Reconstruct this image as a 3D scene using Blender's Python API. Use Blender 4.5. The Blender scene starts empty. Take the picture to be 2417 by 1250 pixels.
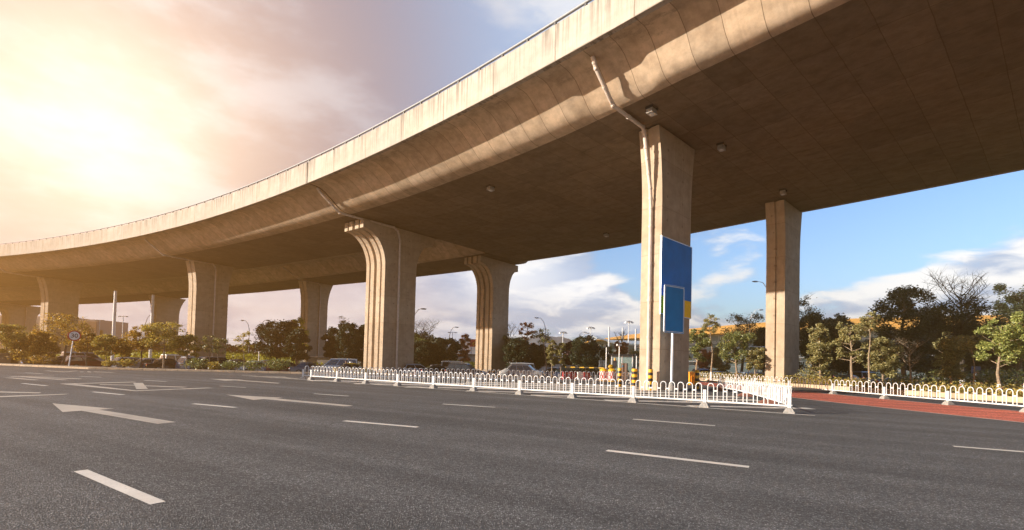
import bpy, math, random
import numpy as np
from mathutils import Vector, Matrix

# ------------------------------------------------------------------ camera, sky, sun, exposure
S = bpy.context.scene
COL = S.collection
EYE = 1.6
F_PX, CX, CY, W_PX = 1150.0, 1208.5, 822.48, 2417.0
PITCH, ROLL = math.radians(1.5554), math.radians(1.4301)
FW = Vector((0, math.cos(PITCH), math.sin(PITCH)))
UP0 = Vector((0, -math.sin(PITCH), math.cos(PITCH)))
RT = math.cos(ROLL) * Vector((1, 0, 0)) + math.sin(ROLL) * UP0
UP = -math.sin(ROLL) * Vector((1, 0, 0)) + math.cos(ROLL) * UP0
cam_d = bpy.data.cameras.new('camera')
cam = bpy.data.objects.new('camera', cam_d)
COL.objects.link(cam)
cam_d.sensor_width = 36.0
cam_d.lens = 36.0 * F_PX / W_PX
cam_d.shift_y = (CY - 625.0) / W_PX
cam_d.clip_start, cam_d.clip_end = 0.05, 8000
M = Matrix.Identity(4)
for i in range(3):
    M[i][0], M[i][1], M[i][2] = RT[i], UP[i], -FW[i]
M[2][3] = EYE
cam.matrix_world = M
S.camera = cam
S.view_settings.view_transform = 'Standard'
S.view_settings.look = 'None'
S.view_settings.gamma = 1
S.view_settings.use_curve_mapping = False
S.view_settings.exposure = 1.2

SUN_EL = math.radians(16.4)
SUN_AZ = math.radians(10)          # the sun stands to the left and a little behind the camera
sun_d = bpy.data.lights.new('sun', 'SUN')
sun_d.energy = 5.0
sun_d.angle = math.radians(0.5)
sun_d.color = (1.0, 0.90, 0.76)
sun = bpy.data.objects.new('sun', sun_d)
COL.objects.link(sun)
sun.rotation_euler = Vector((math.cos(SUN_EL) * math.cos(SUN_AZ), math.cos(SUN_EL) * math.sin(SUN_AZ), -math.sin(SUN_EL))).to_track_quat('-Z', 'Y').to_euler()


class NT:
    """small helper that adds and wires shader nodes"""
    def __init__(s, tree):
        s.t = tree
        tree.nodes.clear()

    def n(s, typ, ins=None, **kw):
        nd = s.t.nodes.new(typ)
        for k, v in kw.items():
            setattr(nd, k, v)
        for k, v in (ins or {}).items():
            sock = nd.inputs[k]
            if isinstance(v, bpy.types.NodeSocket):
                s.t.links.new(v, sock)
            else:
                sock.default_value = v
        return nd

    def math(s, op, a, b=0.0, c=None, clamp=False):
        d = {0: a, 1: b}
        if c is not None:
            d[2] = c
        nd = s.n('ShaderNodeMath', d, operation=op)
        nd.use_clamp = clamp
        return nd.outputs[0]

    def mix(s, f, a, b, mode='MIX'):
        nd = s.n('ShaderNodeMix', None, data_type='RGBA', blend_type=mode)
        for k, v in ((0, f), (6, a), (7, b)):
            if isinstance(v, bpy.types.NodeSocket):
                s.t.links.new(v, nd.inputs[k])
            else:
                nd.inputs[k].default_value = v if k == 0 else (tuple(v) + (1,))[:4]
        return nd.outputs[2]

    def ramp(s, f, lo, hi, a=0.0, b=1.0, smooth=True):
        nd = s.n('ShaderNodeMapRange', {0: f, 1: lo, 2: hi, 3: a, 4: b})
        nd.interpolation_type = 'SMOOTHSTEP' if smooth else 'LINEAR'
        return nd.outputs[0]

    def noise(s, vec, scale, detail=4, rough=0.55):
        nd = s.n('ShaderNodeTexNoise', {'Scale': scale, 'Detail': detail, 'Roughness': rough})
        if vec is not None:
            s.t.links.new(vec, nd.inputs['Vector'])
        return nd.outputs[0]

    def mapping(s, vec, scale):
        return s.n('ShaderNodeVectorMath', {0: vec, 1: scale}, operation='MULTIPLY').outputs[0]

    def dot(s, vec, d):
        return s.n('ShaderNodeVectorMath', {0: vec, 1: d}, operation='DOT_PRODUCT').outputs['Value']


world = bpy.data.worlds.new('World')
S.world = world
world.use_nodes = True
w = NT(world.node_tree)
sky = w.n('ShaderNodeTexSky', sky_type='NISHITA')
sky.sun_disc = False
sky.sun_elevation = SUN_EL
sky.sun_rotation = math.radians(-90) - SUN_AZ
sky.air_density = 1.0
sky.dust_density = 1.2
sky.ozone_density = 1.6
D = w.n('ShaderNodeTexCoord').outputs['Generated']
sepD = w.n('ShaderNodeSeparateXYZ', {0: D})
dx, dy, dz = sepD.outputs[0], sepD.outputs[1], sepD.outputs[2]
left = w.math('MULTIPLY', w.ramp(dx, 0.22, -0.12), w.ramp(dz, 0.02, 0.16))     # the overcast half of the sky
lim = w.math('ADD', w.ramp(dx, 0.10, 0.36, 0.26, 0.13), w.ramp(dx, 0.36, 0.74, 0.0, 0.12))
band = w.math('MULTIPLY', w.ramp(w.math('SUBTRACT', lim, dz), 0.0, 0.10), w.ramp(dz, -0.05, 0.02))       # cloud bank along the skyline
warp = w.noise(w.mapping(D, (3, 3, 7)), 1.0, 3)
P = w.n('ShaderNodeVectorMath', {0: w.mapping(D, (2.6, 2.6, 8.5)), 1: (3.7, 1.2, 0.4)}, operation='ADD').outputs[0]
P = w.n('ShaderNodeVectorMath', {0: P, 1: w.n('ShaderNodeCombineXYZ', {0: warp, 1: warp, 2: w.math('MULTIPLY', warp, 0.8)}).outputs[0]}, operation='ADD').outputs[0]
n1 = w.noise(P, 1.3, 9, 0.55)
cover = w.math('ADD', n1, w.math('ADD', w.math('MULTIPLY', left, 0.42), w.math('MULTIPLY', band, 0.25)))
dens = w.ramp(cover, 0.57, 0.70)
P2 = w.n('ShaderNodeVectorMath', {0: P, 1: (-0.08, 0.0, 0.20)}, operation='ADD').outputs[0]
n2 = w.noise(P2, 1.3, 7, 0.55)
lit = w.ramp(w.math('SUBTRACT', n1, n2), -0.09, 0.07)
soft = w.ramp(w.noise(w.mapping(D, (2.0, 2.0, 5.0)), 1.7, 8, 0.58), 0.40, 0.64)
lit = w.mix(left, w.n('ShaderNodeCombineColor', {0: lit, 1: lit, 2: lit}).outputs[0], w.n('ShaderNodeCombineColor', {0: soft, 1: soft, 2: soft}).outputs[0])
lit = w.n('ShaderNodeSeparateColor', {0: lit}).outputs[0]
G0 = Vector((-0.62, 0.71, 0.33)).normalized()  # flare glow painted into the cloud colour, away from the sun lamp
gdm = w.math('MAXIMUM', w.dot(D, G0), 0.0)
g_broad = w.math('MULTIPLY', w.math('POWER', gdm, 13.0), w.ramp(dz, 0.05, 0.17, 0.15, 1.0))
g_mid = w.math('POWER', gdm, 65.0)
shade_c = w.mix(w.ramp(dx, 0.05, -0.30), (0.23, 0.31, 0.45), (0.145, 0.16, 0.23))
lit_c = w.mix(w.ramp(dx, 0.3, -0.3), (0.62, 0.63, 0.64), (0.24, 0.255, 0.32))
lit_c = w.mix(band, lit_c, w.mix(w.ramp(dx, 0.1, -0.5), (0.72, 0.74, 0.76), (0.68, 0.65, 0.68)))
shade_c = w.mix(w.math('MULTIPLY', band, w.ramp(dx, 0.1, -0.4)), shade_c, (0.48, 0.465, 0.54))
shade_c = w.mix(w.math('MULTIPLY', band, w.ramp(dx, -0.35, 0.0)), shade_c, (0.33, 0.42, 0.57))
cl = w.mix(lit, shade_c, lit_c)
cl = w.mix(w.math('MULTIPLY', g_broad, 0.95, clamp=True), cl, w.mix(soft, (0.52, 0.355, 0.26), (0.60, 0.48, 0.41)))
cl = w.mix(1.0, cl, w.mix(w.math('MULTIPLY', g_mid, 1.0, clamp=True), (0, 0, 0), (0.30, 0.30, 0.25)), 'ADD')
lp = w.mix(w.ramp(dz, -0.02, 0.0), (0.10, 0.10, 0.10), cl)
bg_sky = w.n('ShaderNodeBackground', {'Color': w.mix(1.0, sky.outputs[0], (0.80, 0.93, 1.12), 'MULTIPLY'), 'Strength': 0.115})
bg_cl = w.n('ShaderNodeBackground', {'Color': lp, 'Strength': 0.84})
mx = w.n('ShaderNodeMixShader', {0: dens, 1: bg_sky.outputs[0], 2: bg_cl.outputs[0]})
w.n('ShaderNodeOutputWorld', {'Surface': mx.outputs[0]})

# ------------------------------------------------------------------ helpers
random.seed(7)
RNG = np.random.default_rng(7)


def ray(px, py):
    return FW + (px - CX) / F_PX * RT - (py - CY) / F_PX * UP


def at(px, py, z=0.0):
    """the ground point (height z) that stands at this place of the survey photo"""
    d = ray(px, py)
    return Vector((0, 0, EYE)) + d * ((z - EYE) / d.z)


def hz(px):
    return 823.546 + 0.02496 * px


def X(px, Y):
    """world x of something at depth Y"""
    return (px - CX) / F_PX * Y


def Zh(px, py, Y):
    return EYE + (hz(px) - py) / F_PX * Y


class MB:
    def __init__(s):
        s.v, s.f, s.uv = [], [], {}

    def add(s, vs, fs):
        o = len(s.v)
        s.v += [tuple(v) for v in vs]
        s.f += [tuple(i + o for i in f) for f in fs]
        return s

    def box(s, c, size, rot=0.0, taper=1.0, tapery=None):
        hx, hy, h = size[0] / 2, size[1] / 2, size[2]
        ty = taper if tapery is None else tapery
        vs = []
        for k, (a, b) in enumerate(((1, 1), (taper, ty))):
            for sx, sy in ((-1, -1), (1, -1), (1, 1), (-1, 1)):
                x, y = sx * hx * a, sy * hy * b
                vs.append((c[0] + x * math.cos(rot) - y * math.sin(rot), c[1] + x * math.sin(rot) + y * math.cos(rot), c[2] + k * h))
        return s.add(vs, [(3, 2, 1, 0), (4, 5, 6, 7), (0, 1, 5, 4), (1, 2, 6, 5), (2, 3, 7, 6), (3, 0, 4, 7)])

    def tube(s, pts, r, n=8, cap=True):
        pts = [Vector(p) for p in pts]
        rs = r if isinstance(r, (list, tuple)) else [r] * len(pts)
        rings = []
        prev = None
        for i, p in enumerate(pts):
            t = (pts[min(i + 1, len(pts) - 1)] - pts[max(i - 1, 0)])
            t = t.normalized() if t.length > 1e-9 else Vector((0, 0, 1))
            if prev is None:
                u = t.orthogonal().normalized()
            else:
                u = prev - t * prev.dot(t)
                u = u.normalized() if u.length > 1e-6 else t.orthogonal().normalized()
            prev = u
            v = t.cross(u)
            rings.append([p + (u * math.cos(2 * math.pi * k / n) + v * math.sin(2 * math.pi * k / n)) * rs[i] for k in range(n)])
        vs = [q for rg in rings for q in rg]
        fs = []
        for i in range(len(pts) - 1):
            for k in range(n):
                a, b = i * n + k, i * n + (k + 1) % n
                fs.append((a, b, b + n, a + n))
        if cap:
            fs.append(tuple(range(n))[::-1])
            fs.append(tuple((len(pts) - 1) * n + k for k in range(n)))
        return s.add(vs, fs)

    def lathe(s, prof, c=(0, 0, 0), n=16):
        vs, fs = [], []
        for r, z in prof:
            vs += [(c[0] + r * math.cos(2 * math.pi * k / n), c[1] + r * math.sin(2 * math.pi * k / n), c[2] + z) for k in range(n)]
        for i in range(len(prof) - 1):
            for k in range(n):
                a, b = i * n + k, i * n + (k + 1) % n
                fs.append((a, b, b + n, a + n))
        fs.append(tuple(range(n))[::-1])
        fs.append(tuple((len(prof) - 1) * n + k for k in range(n)))
        return s.add(vs, fs)

    def prism(s, outline, z0, z1):
        n = len(outline)
        vs = [(x, y, z0) for x, y in outline] + [(x, y, z1) for x, y in outline]
        fs = [tuple(range(n))[::-1], tuple(range(n, 2 * n))] + [(i, (i + 1) % n, (i + 1) % n + n, i + n) for i in range(n)]
        return s.add(vs, fs)

    def ellipsoid(s, c, r, n=12, m=8, rot=None):
        vs, fs = [], []
        for i in range(m + 1):
            a = math.pi * i / m
            for k in range(n):
                b = 2 * math.pi * k / n
                p = Vector((r[0] * math.sin(a) * math.cos(b), r[1] * math.sin(a) * math.sin(b), r[2] * math.cos(a)))
                if rot is not None:
                    p = rot @ p
                vs.append(Vector(c) + p)
        for i in range(m):
            for k in range(n):
                a, b = i * n + k, i * n + (k + 1) % n
                fs.append((a, a + n, b + n, b))
        return s.add(vs, fs)

    def build(s, name, mat, parent=None, smooth=False, loc=None, rot=0.0):
        me = bpy.data.meshes.new(name)
        me.from_pydata(s.v, [], s.f)
        if s.uv:
            l = me.uv_layers.new(name='UVMap')
            idx = np.zeros(len(me.loops), dtype=np.int32)
            me.loops.foreach_get('vertex_index', idx)
            arr = np.array([s.uv.get(i, (0, 0)) for i in range(len(s.v))], dtype=np.float32)
            l.data.foreach_set('uv', arr[idx].ravel())
        if smooth:
            me.polygons.foreach_set('use_smooth', [True] * len(me.polygons))
            if smooth == 'auto':
                me.set_sharp_from_angle(angle=math.radians(35))
        me.materials.append(mat)
        me.update()
        o = bpy.data.objects.new(name, me)
        COL.objects.link(o)
        if parent is not None:
            o.parent = parent
        if loc is not None:
            o.location = loc
        o.rotation_euler.z = rot
        return o


def tag(o, label=None, cat=None, group=None, kind=None):
    if label:
        o['label'] = label
    if cat:
        o['category'] = cat
    if group:
        o['group'] = group
    if kind:
        o['kind'] = kind
    return o


def empty(name, loc=(0, 0, 0), rz=0.0, label=None, cat=None, group=None):
    o = bpy.data.objects.new(name, None)
    o.empty_display_size = 0.2
    COL.objects.link(o)
    o.location = loc
    o.rotation_euler.z = rz
    return tag(o, label, cat, group)


def copy_tree(o, parent=None):
    c = o.copy()
    COL.objects.link(c)
    if parent is not None:
        c.parent = parent
    for ch in list(o.children):
        copy_tree(ch, c)
    return c


# ------------------------------------------------------------------ materials
def new_mat(name):
    m = bpy.data.materials.new(name)
    m.use_nodes = True
    return m, NT(m.node_tree)


def finish(t, col, rough=0.8, bump=None, bstr=0.2, bdist=0.02, metal=0.0, spec=0.5, coat=0.0):
    ins = {'Base Color': col if isinstance(col, bpy.types.NodeSocket) else tuple(col) + (1,), 'Roughness': rough, 'Metallic': metal,
           'Specular IOR Level': spec, 'Coat Weight': coat}
    b = t.n('ShaderNodeBsdfPrincipled', ins)
    if bump is not None:
        bn = t.n('ShaderNodeBump', {'Height': bump, 'Strength': bstr, 'Distance': bdist})
        t.t.links.new(bn.outputs[0], b.inputs['Normal'])
    t.n('ShaderNodeOutputMaterial', {'Surface': b.outputs[0]})
    return b


def plain(name, col, rough=0.6, metal=0.0, var=0.12, scale=6.0, spec=0.5, coat=0.0, bump=0.0):
    m, t = new_mat(name)
    oc = t.n('ShaderNodeTexCoord').outputs['Object']
    nz = t.noise(oc, scale, 5)
    f = t.ramp(nz, 0.3, 0.7, 1 - var, 1 + var)
    c = t.mix(1.0, col, t.n('ShaderNodeCombineColor', {0: f, 1: f, 2: f}).outputs[0], 'MULTIPLY')
    finish(t, c, rough, nz if bump else None, bump, 0.02, metal, spec, coat)
    return m


def concrete(name, base, bw, bh, tint=0.10, joint=0.55, streak=0.0, holes=None, mortar=0.012, warm=0.5, joint_v=True, vtop=None, blotch=0.2, patch=0.0, patch_v=None):
    """cast concrete laid out on a UV in metres: formwork panels bw x bh with their own tint, joints, stains and pores"""
    m, t = new_mat(name)
    uv = t.n('ShaderNodeUVMap').outputs[0]
    sep = t.n('ShaderNodeSeparateXYZ', {0: uv})
    wob = t.n('ShaderNodeTexNoise', {'Vector': uv, 'Scale': 0.8, 'Detail': 6.0}).outputs['Color']
    wob = t.n('ShaderNodeVectorMath', {0: t.n('ShaderNodeVectorMath', {0: wob, 1: (0.5, 0.5, 0.5)}, operation='SUBTRACT').outputs[0], 1: (0.10, 0.10, 0.0)}, operation='MULTIPLY').outputs[0]
    uvw = t.n('ShaderNodeVectorMath', {0: uv, 1: wob}, operation='ADD').outputs[0]
    br = t.n('ShaderNodeTexBrick', {'Vector': uvw, 'Color1': (1 - tint, 1 - tint, 1 - tint, 1), 'Color2': (1 + tint, 1 + tint * 0.9, 1 + tint * 0.8, 1),
                                    'Mortar': (joint, joint * 0.96, joint * 0.9, 1), 'Scale': 1.0, 'Mortar Size': mortar, 'Mortar Smooth': 0.3, 'Bias': 0.0,
                                    'Brick Width': bw, 'Row Height': bh})
    br.offset = 0.0
    br.squash = 1.0
    big = t.noise(t.mapping(uv, (0.16, 0.3, 1)), 1.0, 5, 0.6)
    mid = t.noise(uv, 1.3, 8, 0.65)
    fine = t.noise(uv, 22.0, 4, 0.6)
    c = t.mix(t.ramp(big, 0.35, 0.65), base, tuple(b * k for b, k in zip(base, (1 - 0.12 * warm, 1 - 0.2 * warm, 1 - 0.3 * warm))))
    c = t.mix(1.0, c, br.outputs[0], 'MULTIPLY')
    f = t.ramp(mid, 0.28, 0.72, 1 - blotch, 1 + blotch * 0.6)
    c = t.mix(1.0, c, t.n('ShaderNodeCombineColor', {0: f, 1: f, 2: f}).outputs[0], 'MULTIPLY')
    if patch:
        pn = t.noise(t.mapping(uv, (0.35, 0.8, 1)), 1.0, 10, 0.78)
        pk_ = t.ramp(pn, 0.53, 0.64)
        if patch_v:
            pk_ = t.math('MULTIPLY', pk_, t.ramp(sep.outputs[1], patch_v[0], patch_v[1], 1.0, 0.25))
        c = t.mix(t.math('MULTIPLY', pk_, patch), c, tuple(b * k for b, k in zip(base, (0.42, 0.44, 0.45))))
    pores = t.ramp(fine, 0.66, 0.74)
    c = t.mix(t.math('MULTIPLY', pores, 0.35), c, tuple(b * 0.45 for b in base))
    if streak:
        sv = t.mapping(uv, (5.5, 0.12, 1))
        st = t.noise(sv, 1.0, 6, 0.7)
        st2 = t.noise(t.mapping(uv, (0.55, 0.1, 1)), 1.0, 2)
        mask = t.math('MULTIPLY', t.ramp(st, 0.45, 0.57), t.ramp(st2, 0.36, 0.54))
        if vtop is not None:
            mask = t.math('MULTIPLY', mask, t.ramp(sep.outputs[1], vtop[0], vtop[1], 0.15, 1.0, False))
        c = t.mix(t.math('MULTIPLY', mask, streak), c, tuple(b * k for b, k in zip(base, (0.24, 0.235, 0.22))))
    if holes:
        fu = t.math('SUBTRACT', t.math('FRACT', t.math('DIVIDE', sep.outputs[0], holes[0])), 0.5)
        fv = t.math('SUBTRACT', t.math('FRACT', t.math('DIVIDE', sep.outputs[1], holes[1])), 0.5)
        fu = t.math('MULTIPLY', fu, holes[0])
        fv = t.math('MULTIPLY', fv, holes[1])
        d = t.math('SQRT', t.math('ADD', t.math('MULTIPLY', fu, fu), t.math('MULTIPLY', fv, fv)))
        d = t.math('ADD', d, t.math('MULTIPLY', t.math('SUBTRACT', mid, 0.5), 0.12))
        c = t.mix(t.math('MULTIPLY', t.ramp(d, 0.12, 0.05), 0.6), c, tuple(b * 0.35 for b in base))
    h = t.math('ADD', t.math('MULTIPLY', mid, 0.5), t.math('MULTIPLY', br.outputs[1], -0.6))
    h = t.math('ADD', h, t.math('MULTIPLY', fine, 0.15))
    finish(t, c, 0.88, h, 0.35, 0.03, spec=0.25)
    return m


def asphalt(name, base, grain=1.0):
    m, t = new_mat(name)
    oc = t.n('ShaderNodeTexCoord').outputs['Object']
    big = t.noise(t.mapping(oc, (0.10, 0.22, 1)), 1.0, 5, 0.6)
    mid = t.noise(oc, 2.6, 5, 0.6)
    vor = t.n('ShaderNodeTexVoronoi', {'Vector': oc, 'Scale': 48.0 * grain, 'Randomness': 1.0})
    fine = t.noise(oc, 75.0 * grain, 3, 0.7)
    grit = t.noise(oc, 16.0 * grain, 4, 0.75)
    stone = t.ramp(vor.outputs['Distance'], 0.05, 0.55, 1.0, 0.0)
    rnd = t.n('ShaderNodeSeparateColor', {0: vor.outputs['Color']}).outputs[0]
    f = t.math('ADD', t.math('MULTIPLY', t.math('MULTIPLY', stone, t.math('POWER', rnd, 1.4)), 2.0), 0.46)
    f = t.math('MULTIPLY', f, t.ramp(big, 0.3, 0.7, 0.84, 1.14))
    f = t.math('MULTIPLY', f, t.ramp(mid, 0.3, 0.7, 0.90, 1.10))
    ln = t.n('ShaderNodeVectorRotate', {'Vector': oc, 'Angle': math.radians(31)}, rotation_type='Z_AXIS').outputs[0]
    wear = t.noise(t.mapping(ln, (0.035, 0.85, 1)), 1.0, 4, 0.6)
    f = t.math('MULTIPLY', f, t.ramp(wear, 0.34, 0.66, 0.78, 1.15))
    spots = t.noise(t.mapping(oc, (1.0, 1.0, 1)), 0.9, 3, 0.7)
    f = t.math('MULTIPLY', f, t.ramp(spots, 0.66, 0.74, 1.0, 0.80))
    ck = t.n('ShaderNodeTexVoronoi', {'Vector': t.n('ShaderNodeVectorMath', {0: oc, 1: t.n('ShaderNodeVectorMath', {0: t.n('ShaderNodeTexNoise', {'Vector': oc, 'Scale': 1.2, 'Detail': 4.0}).outputs['Color'], 1: (1.1, 1.1, 0)}, operation='MULTIPLY').outputs[0]}, operation='ADD').outputs[0], 'Scale': 0.16}, feature='DISTANCE_TO_EDGE').outputs['Distance']
    cmask = t.math('MULTIPLY', t.ramp(ck, 0.0030, 0.0010), t.ramp(t.noise(oc, 0.22, 2), 0.50, 0.58))
    f = t.math('MULTIPLY', f, t.math('SUBTRACT', 1.0, t.math('MULTIPLY', cmask, 0.45)))
    f = t.math('MULTIPLY', f, t.ramp(fine, 0.3, 0.7, 0.72, 1.28))
    f = t.math('MULTIPLY', f, t.ramp(grit, 0.32, 0.68, 0.62, 1.38))
    c = t.mix(1.0, base, t.n('ShaderNodeCombineColor', {0: f, 1: f, 2: f}).outputs[0], 'MULTIPLY')
    h = t.math('ADD', stone, t.math('MULTIPLY', fine, 0.5))
    finish(t, c, 0.82, h, 0.8, 0.012, spec=0.3)
    return m


def paint(name, col, wear=0.25):
    """road paint that has worn through to the stones in places"""
    m, t = new_mat(name)
    oc = t.n('ShaderNodeTexCoord').outputs['Object']
    a = t.noise(oc, 28.0, 5, 0.75)
    b = t.noise(oc, 1.4, 4, 0.6)
    k = t.math('MULTIPLY', t.ramp(a, 0.52, 0.70), t.ramp(b, 0.25, 0.75, 0.3, 1.0))
    c = t.mix(t.math('MULTIPLY', k, wear), col, (0.12, 0.11, 0.10))
    ty = t.noise(t.mapping(t.n('ShaderNodeVectorRotate', {'Vector': oc, 'Angle': math.radians(31)}, rotation_type='Z_AXIS').outputs[0], (0.10, 2.2, 1)), 1.0, 5, 0.65)
    c = t.mix(t.math('MULTIPLY', t.ramp(ty, 0.52, 0.68), wear * 0.9), c, (0.17, 0.16, 0.15))
    f = t.ramp(b, 0.3, 0.7, 0.88, 1.06)
    c = t.mix(1.0, c, t.n('ShaderNodeCombineColor', {0: f, 1: f, 2: f}).outputs[0], 'MULTIPLY')
    finish(t, c, 0.8, a, 0.4, 0.006, spec=0.3)
    return m


def leafmat(name, cols, trans=0.35, rough=0.55):
    m, t = new_mat(name)
    rnd = t.n('ShaderNodeNewGeometry').outputs['Random Per Island']
    oc = t.n('ShaderNodeTexCoord').outputs['Object']
    nz = t.noise(oc, 0.55, 3)
    f = t.math('ADD', t.math('MULTIPLY', rnd, 0.6), t.math('MULTIPLY', nz, 0.4))
    cr = t.n('ShaderNodeValToRGB', {0: f})
    e = cr.color_ramp.elements
    while len(e) < len(cols):
        e.new(0.5)
    for i, c in enumerate(cols):
        e[i].position = 0.12 + 0.76 * i / (len(cols) - 1)
        e[i].color = tuple(c) + (1,)
    p = t.n('ShaderNodeBsdfPrincipled', {'Base Color': cr.outputs[0], 'Roughness': rough, 'Specular IOR Level': 0.4})
    tr = t.n('ShaderNodeBsdfTranslucent', {'Color': t.mix(1.0, cr.outputs[0], (1.3, 1.25, 0.7), 'MULTIPLY')})
    ms = t.n('ShaderNodeMixShader', {0: trans, 1: p.outputs[0], 2: tr.outputs[0]})
    t.n('ShaderNodeOutputMaterial', {'Surface': ms.outputs[0]})
    return m


def glassmat(name, col=(0.02, 0.03, 0.035), rough=0.05):
    m, t = new_mat(name)
    finish(t, col, rough, spec=0.9, coat=0.3)
    return m


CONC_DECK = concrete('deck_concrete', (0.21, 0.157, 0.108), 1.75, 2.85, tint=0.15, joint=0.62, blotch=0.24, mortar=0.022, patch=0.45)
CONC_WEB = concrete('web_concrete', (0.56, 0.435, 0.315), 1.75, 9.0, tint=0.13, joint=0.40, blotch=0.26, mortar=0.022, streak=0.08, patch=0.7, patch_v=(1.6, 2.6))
CONC_FASCIA = concrete('parapet_concrete', (0.44, 0.395, 0.34), 5.25, 9.0, tint=0.05, joint=0.55, streak=0.7, vtop=(0.0, 2.1), mortar=0.05, warm=0.3, blotch=0.12)
CONC_PIER = concrete('pier_concrete', (0.47, 0.375, 0.28), 40.0, 3.1, tint=0.06, joint=0.55, streak=0.12, patch=0.3, holes=(2.1, 1.55), blotch=0.16)
ASPHALT = asphalt('road_asphalt', (0.160, 0.160, 0.162))
LOT = asphalt('parking_asphalt', (0.12, 0.11, 0.10), 0.5)
RED_LANE = asphalt('red_surface', (0.88, 0.235, 0.15), 0.8)
PAINT = paint('road_paint', (0.42, 0.38, 0.33), 0.5)
PAINT_W = paint('lane_paint', (0.62, 0.585, 0.53), 0.5)
WHITE, t_w = new_mat('white_enamel')
_oc = t_w.n('ShaderNodeNewGeometry').outputs['Position']
_d = t_w.ramp(t_w.noise(_oc, 2.2, 6, 0.7), 0.45, 0.72)
_r = t_w.ramp(t_w.noise(_oc, 9.0, 5, 0.7), 0.66, 0.74)
_c = t_w.mix(t_w.math('MULTIPLY', _d, 0.5), (0.70, 0.71, 0.72), (0.42, 0.39, 0.34))
finish(t_w, t_w.mix(t_w.math('MULTIPLY', _r, 0.6), _c, (0.34, 0.17, 0.07)), 0.42)
FOOT = plain('cast_concrete', (0.27, 0.26, 0.245), 0.9, var=0.2, scale=14, bump=0.3)
BROWN_FOOT = plain('brown_rubber', (0.20, 0.085, 0.06), 0.8, var=0.25)
PIPE = plain('pipe_plastic', (0.62, 0.52, 0.44), 0.45, var=0.12, scale=3)
STEEL = plain('galvanised_steel', (0.55, 0.57, 0.60), 0.4, 0.6, var=0.12)
POLE_W = plain('pole_paint', (0.74, 0.75, 0.77), 0.35, 0.1, var=0.06)
DARK = plain('dark_metal', (0.03, 0.03, 0.035), 0.5, 0.2)
BLUE = plain('sign_blue', (0.002, 0.19, 0.62), 0.6, var=0.10, scale=0.8, spec=0.12)
BLUE2 = plain('sign_blue_deep', (0.002, 0.20, 0.50), 0.6, var=0.10, scale=0.8, spec=0.12)
YELLOW = plain('sign_yellow', (0.90, 0.56, 0.012), 0.6, var=0.06, spec=0.15)
YEL_B = plain('bollard_yellow', (0.75, 0.42, 0.02), 0.4, var=0.08)
BLACK = plain('bollard_black', (0.018, 0.017, 0.02), 0.5)
RED = plain('red_plastic', (0.26, 0.02, 0.022), 0.5, var=0.3)
WHITE_P = plain('white_plastic', (0.75, 0.74, 0.72), 0.45)
KERB = concrete('kerb_stone', (0.50, 0.40, 0.29), 1.0, 2.0, tint=0.10, joint=0.4, mortar=0.02)
SOIL = plain('soil', (0.10, 0.075, 0.05), 0.95, var=0.4, scale=2.5, bump=0.4)
GRASSG = plain('ground_grass', (0.11, 0.11, 0.05), 0.95, var=0.5, scale=0.4)
BARK = plain('bark', (0.13, 0.095, 0.065), 0.9, var=0.35, scale=9, bump=0.5)
BARK_D = plain('dark_bark', (0.045, 0.036, 0.028), 0.9, var=0.3, scale=9, bump=0.5)
BARK_L = plain('pale_bark', (0.27, 0.20, 0.135), 0.9, var=0.3, scale=9, bump=0.5)
LIME = plain('limewash', (0.72, 0.70, 0.66), 0.9, var=0.12)
TYRE = plain('tyre_rubber', (0.015, 0.015, 0.015), 0.8)
RIM = plain('wheel_alloy', (0.5, 0.5, 0.52), 0.3, 0.8)
GLASS = glassmat('car_glass')
L_DARK = leafmat('evergreen_leaves', [(0.010, 0.018, 0.009), (0.024, 0.038, 0.016), (0.060, 0.076, 0.028)], 0.15)
L_GREEN = leafmat('green_leaves', [(0.06, 0.08, 0.025), (0.17, 0.19, 0.06), (0.34, 0.34, 0.13)], 0.25, 0.42)
L_OLIVE = leafmat('olive_leaves', [(0.12, 0.10, 0.035), (0.28, 0.25, 0.10), (0.48, 0.44, 0.22)], 0.25, 0.42)
L_LIME = leafmat('light_green_leaves', [(0.12, 0.15, 0.04), (0.30, 0.34, 0.10), (0.55, 0.55, 0.20)], 0.3, 0.42)
L_GOLD = leafmat('golden_leaves', [(0.10, 0.055, 0.012), (0.31, 0.19, 0.035), (0.66, 0.46, 0.12)], 0.35)
L_OLGOLD = leafmat('olive_gold_leaves', [(0.10, 0.08, 0.015), (0.34, 0.26, 0.06), (0.68, 0.56, 0.20)], 0.35)
L_RED = leafmat('russet_leaves', [(0.16, 0.05, 0.028), (0.40, 0.14, 0.08), (0.60, 0.26, 0.15)], 0.3)
L_PURPLE = leafmat('purple_leaves', [(0.02, 0.008, 0.010), (0.05, 0.018, 0.022), (0.09, 0.03, 0.035)], 0.2)
L_YELLOW = leafmat('yellow_leaves', [(0.25, 0.22, 0.02), (0.48, 0.42, 0.05), (0.62, 0.55, 0.10)], 0.35)
L_GRASS = leafmat('sunlit_grass', [(0.14, 0.16, 0.02), (0.30, 0.30, 0.04), (0.45, 0.42, 0.07)], 0.3)
L_BROWN = leafmat('dry_hedge_leaves', [(0.09, 0.06, 0.03), (0.20, 0.13, 0.065), (0.30, 0.20, 0.10)], 0.25)

# ------------------------------------------------------------------ the viaduct: an arc of constant radius
CEN = Vector((-189.7, -161.59, 0))
R0 = 269.53
SOF, FBOT, FTOP = 17.2, 19.1, 21.27


def arc(th, rho, z):
    a = math.radians(th)
    return (CEN.x + (R0 + rho) * math.cos(a), CEN.y + (R0 + rho) * math.sin(a), z)


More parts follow.
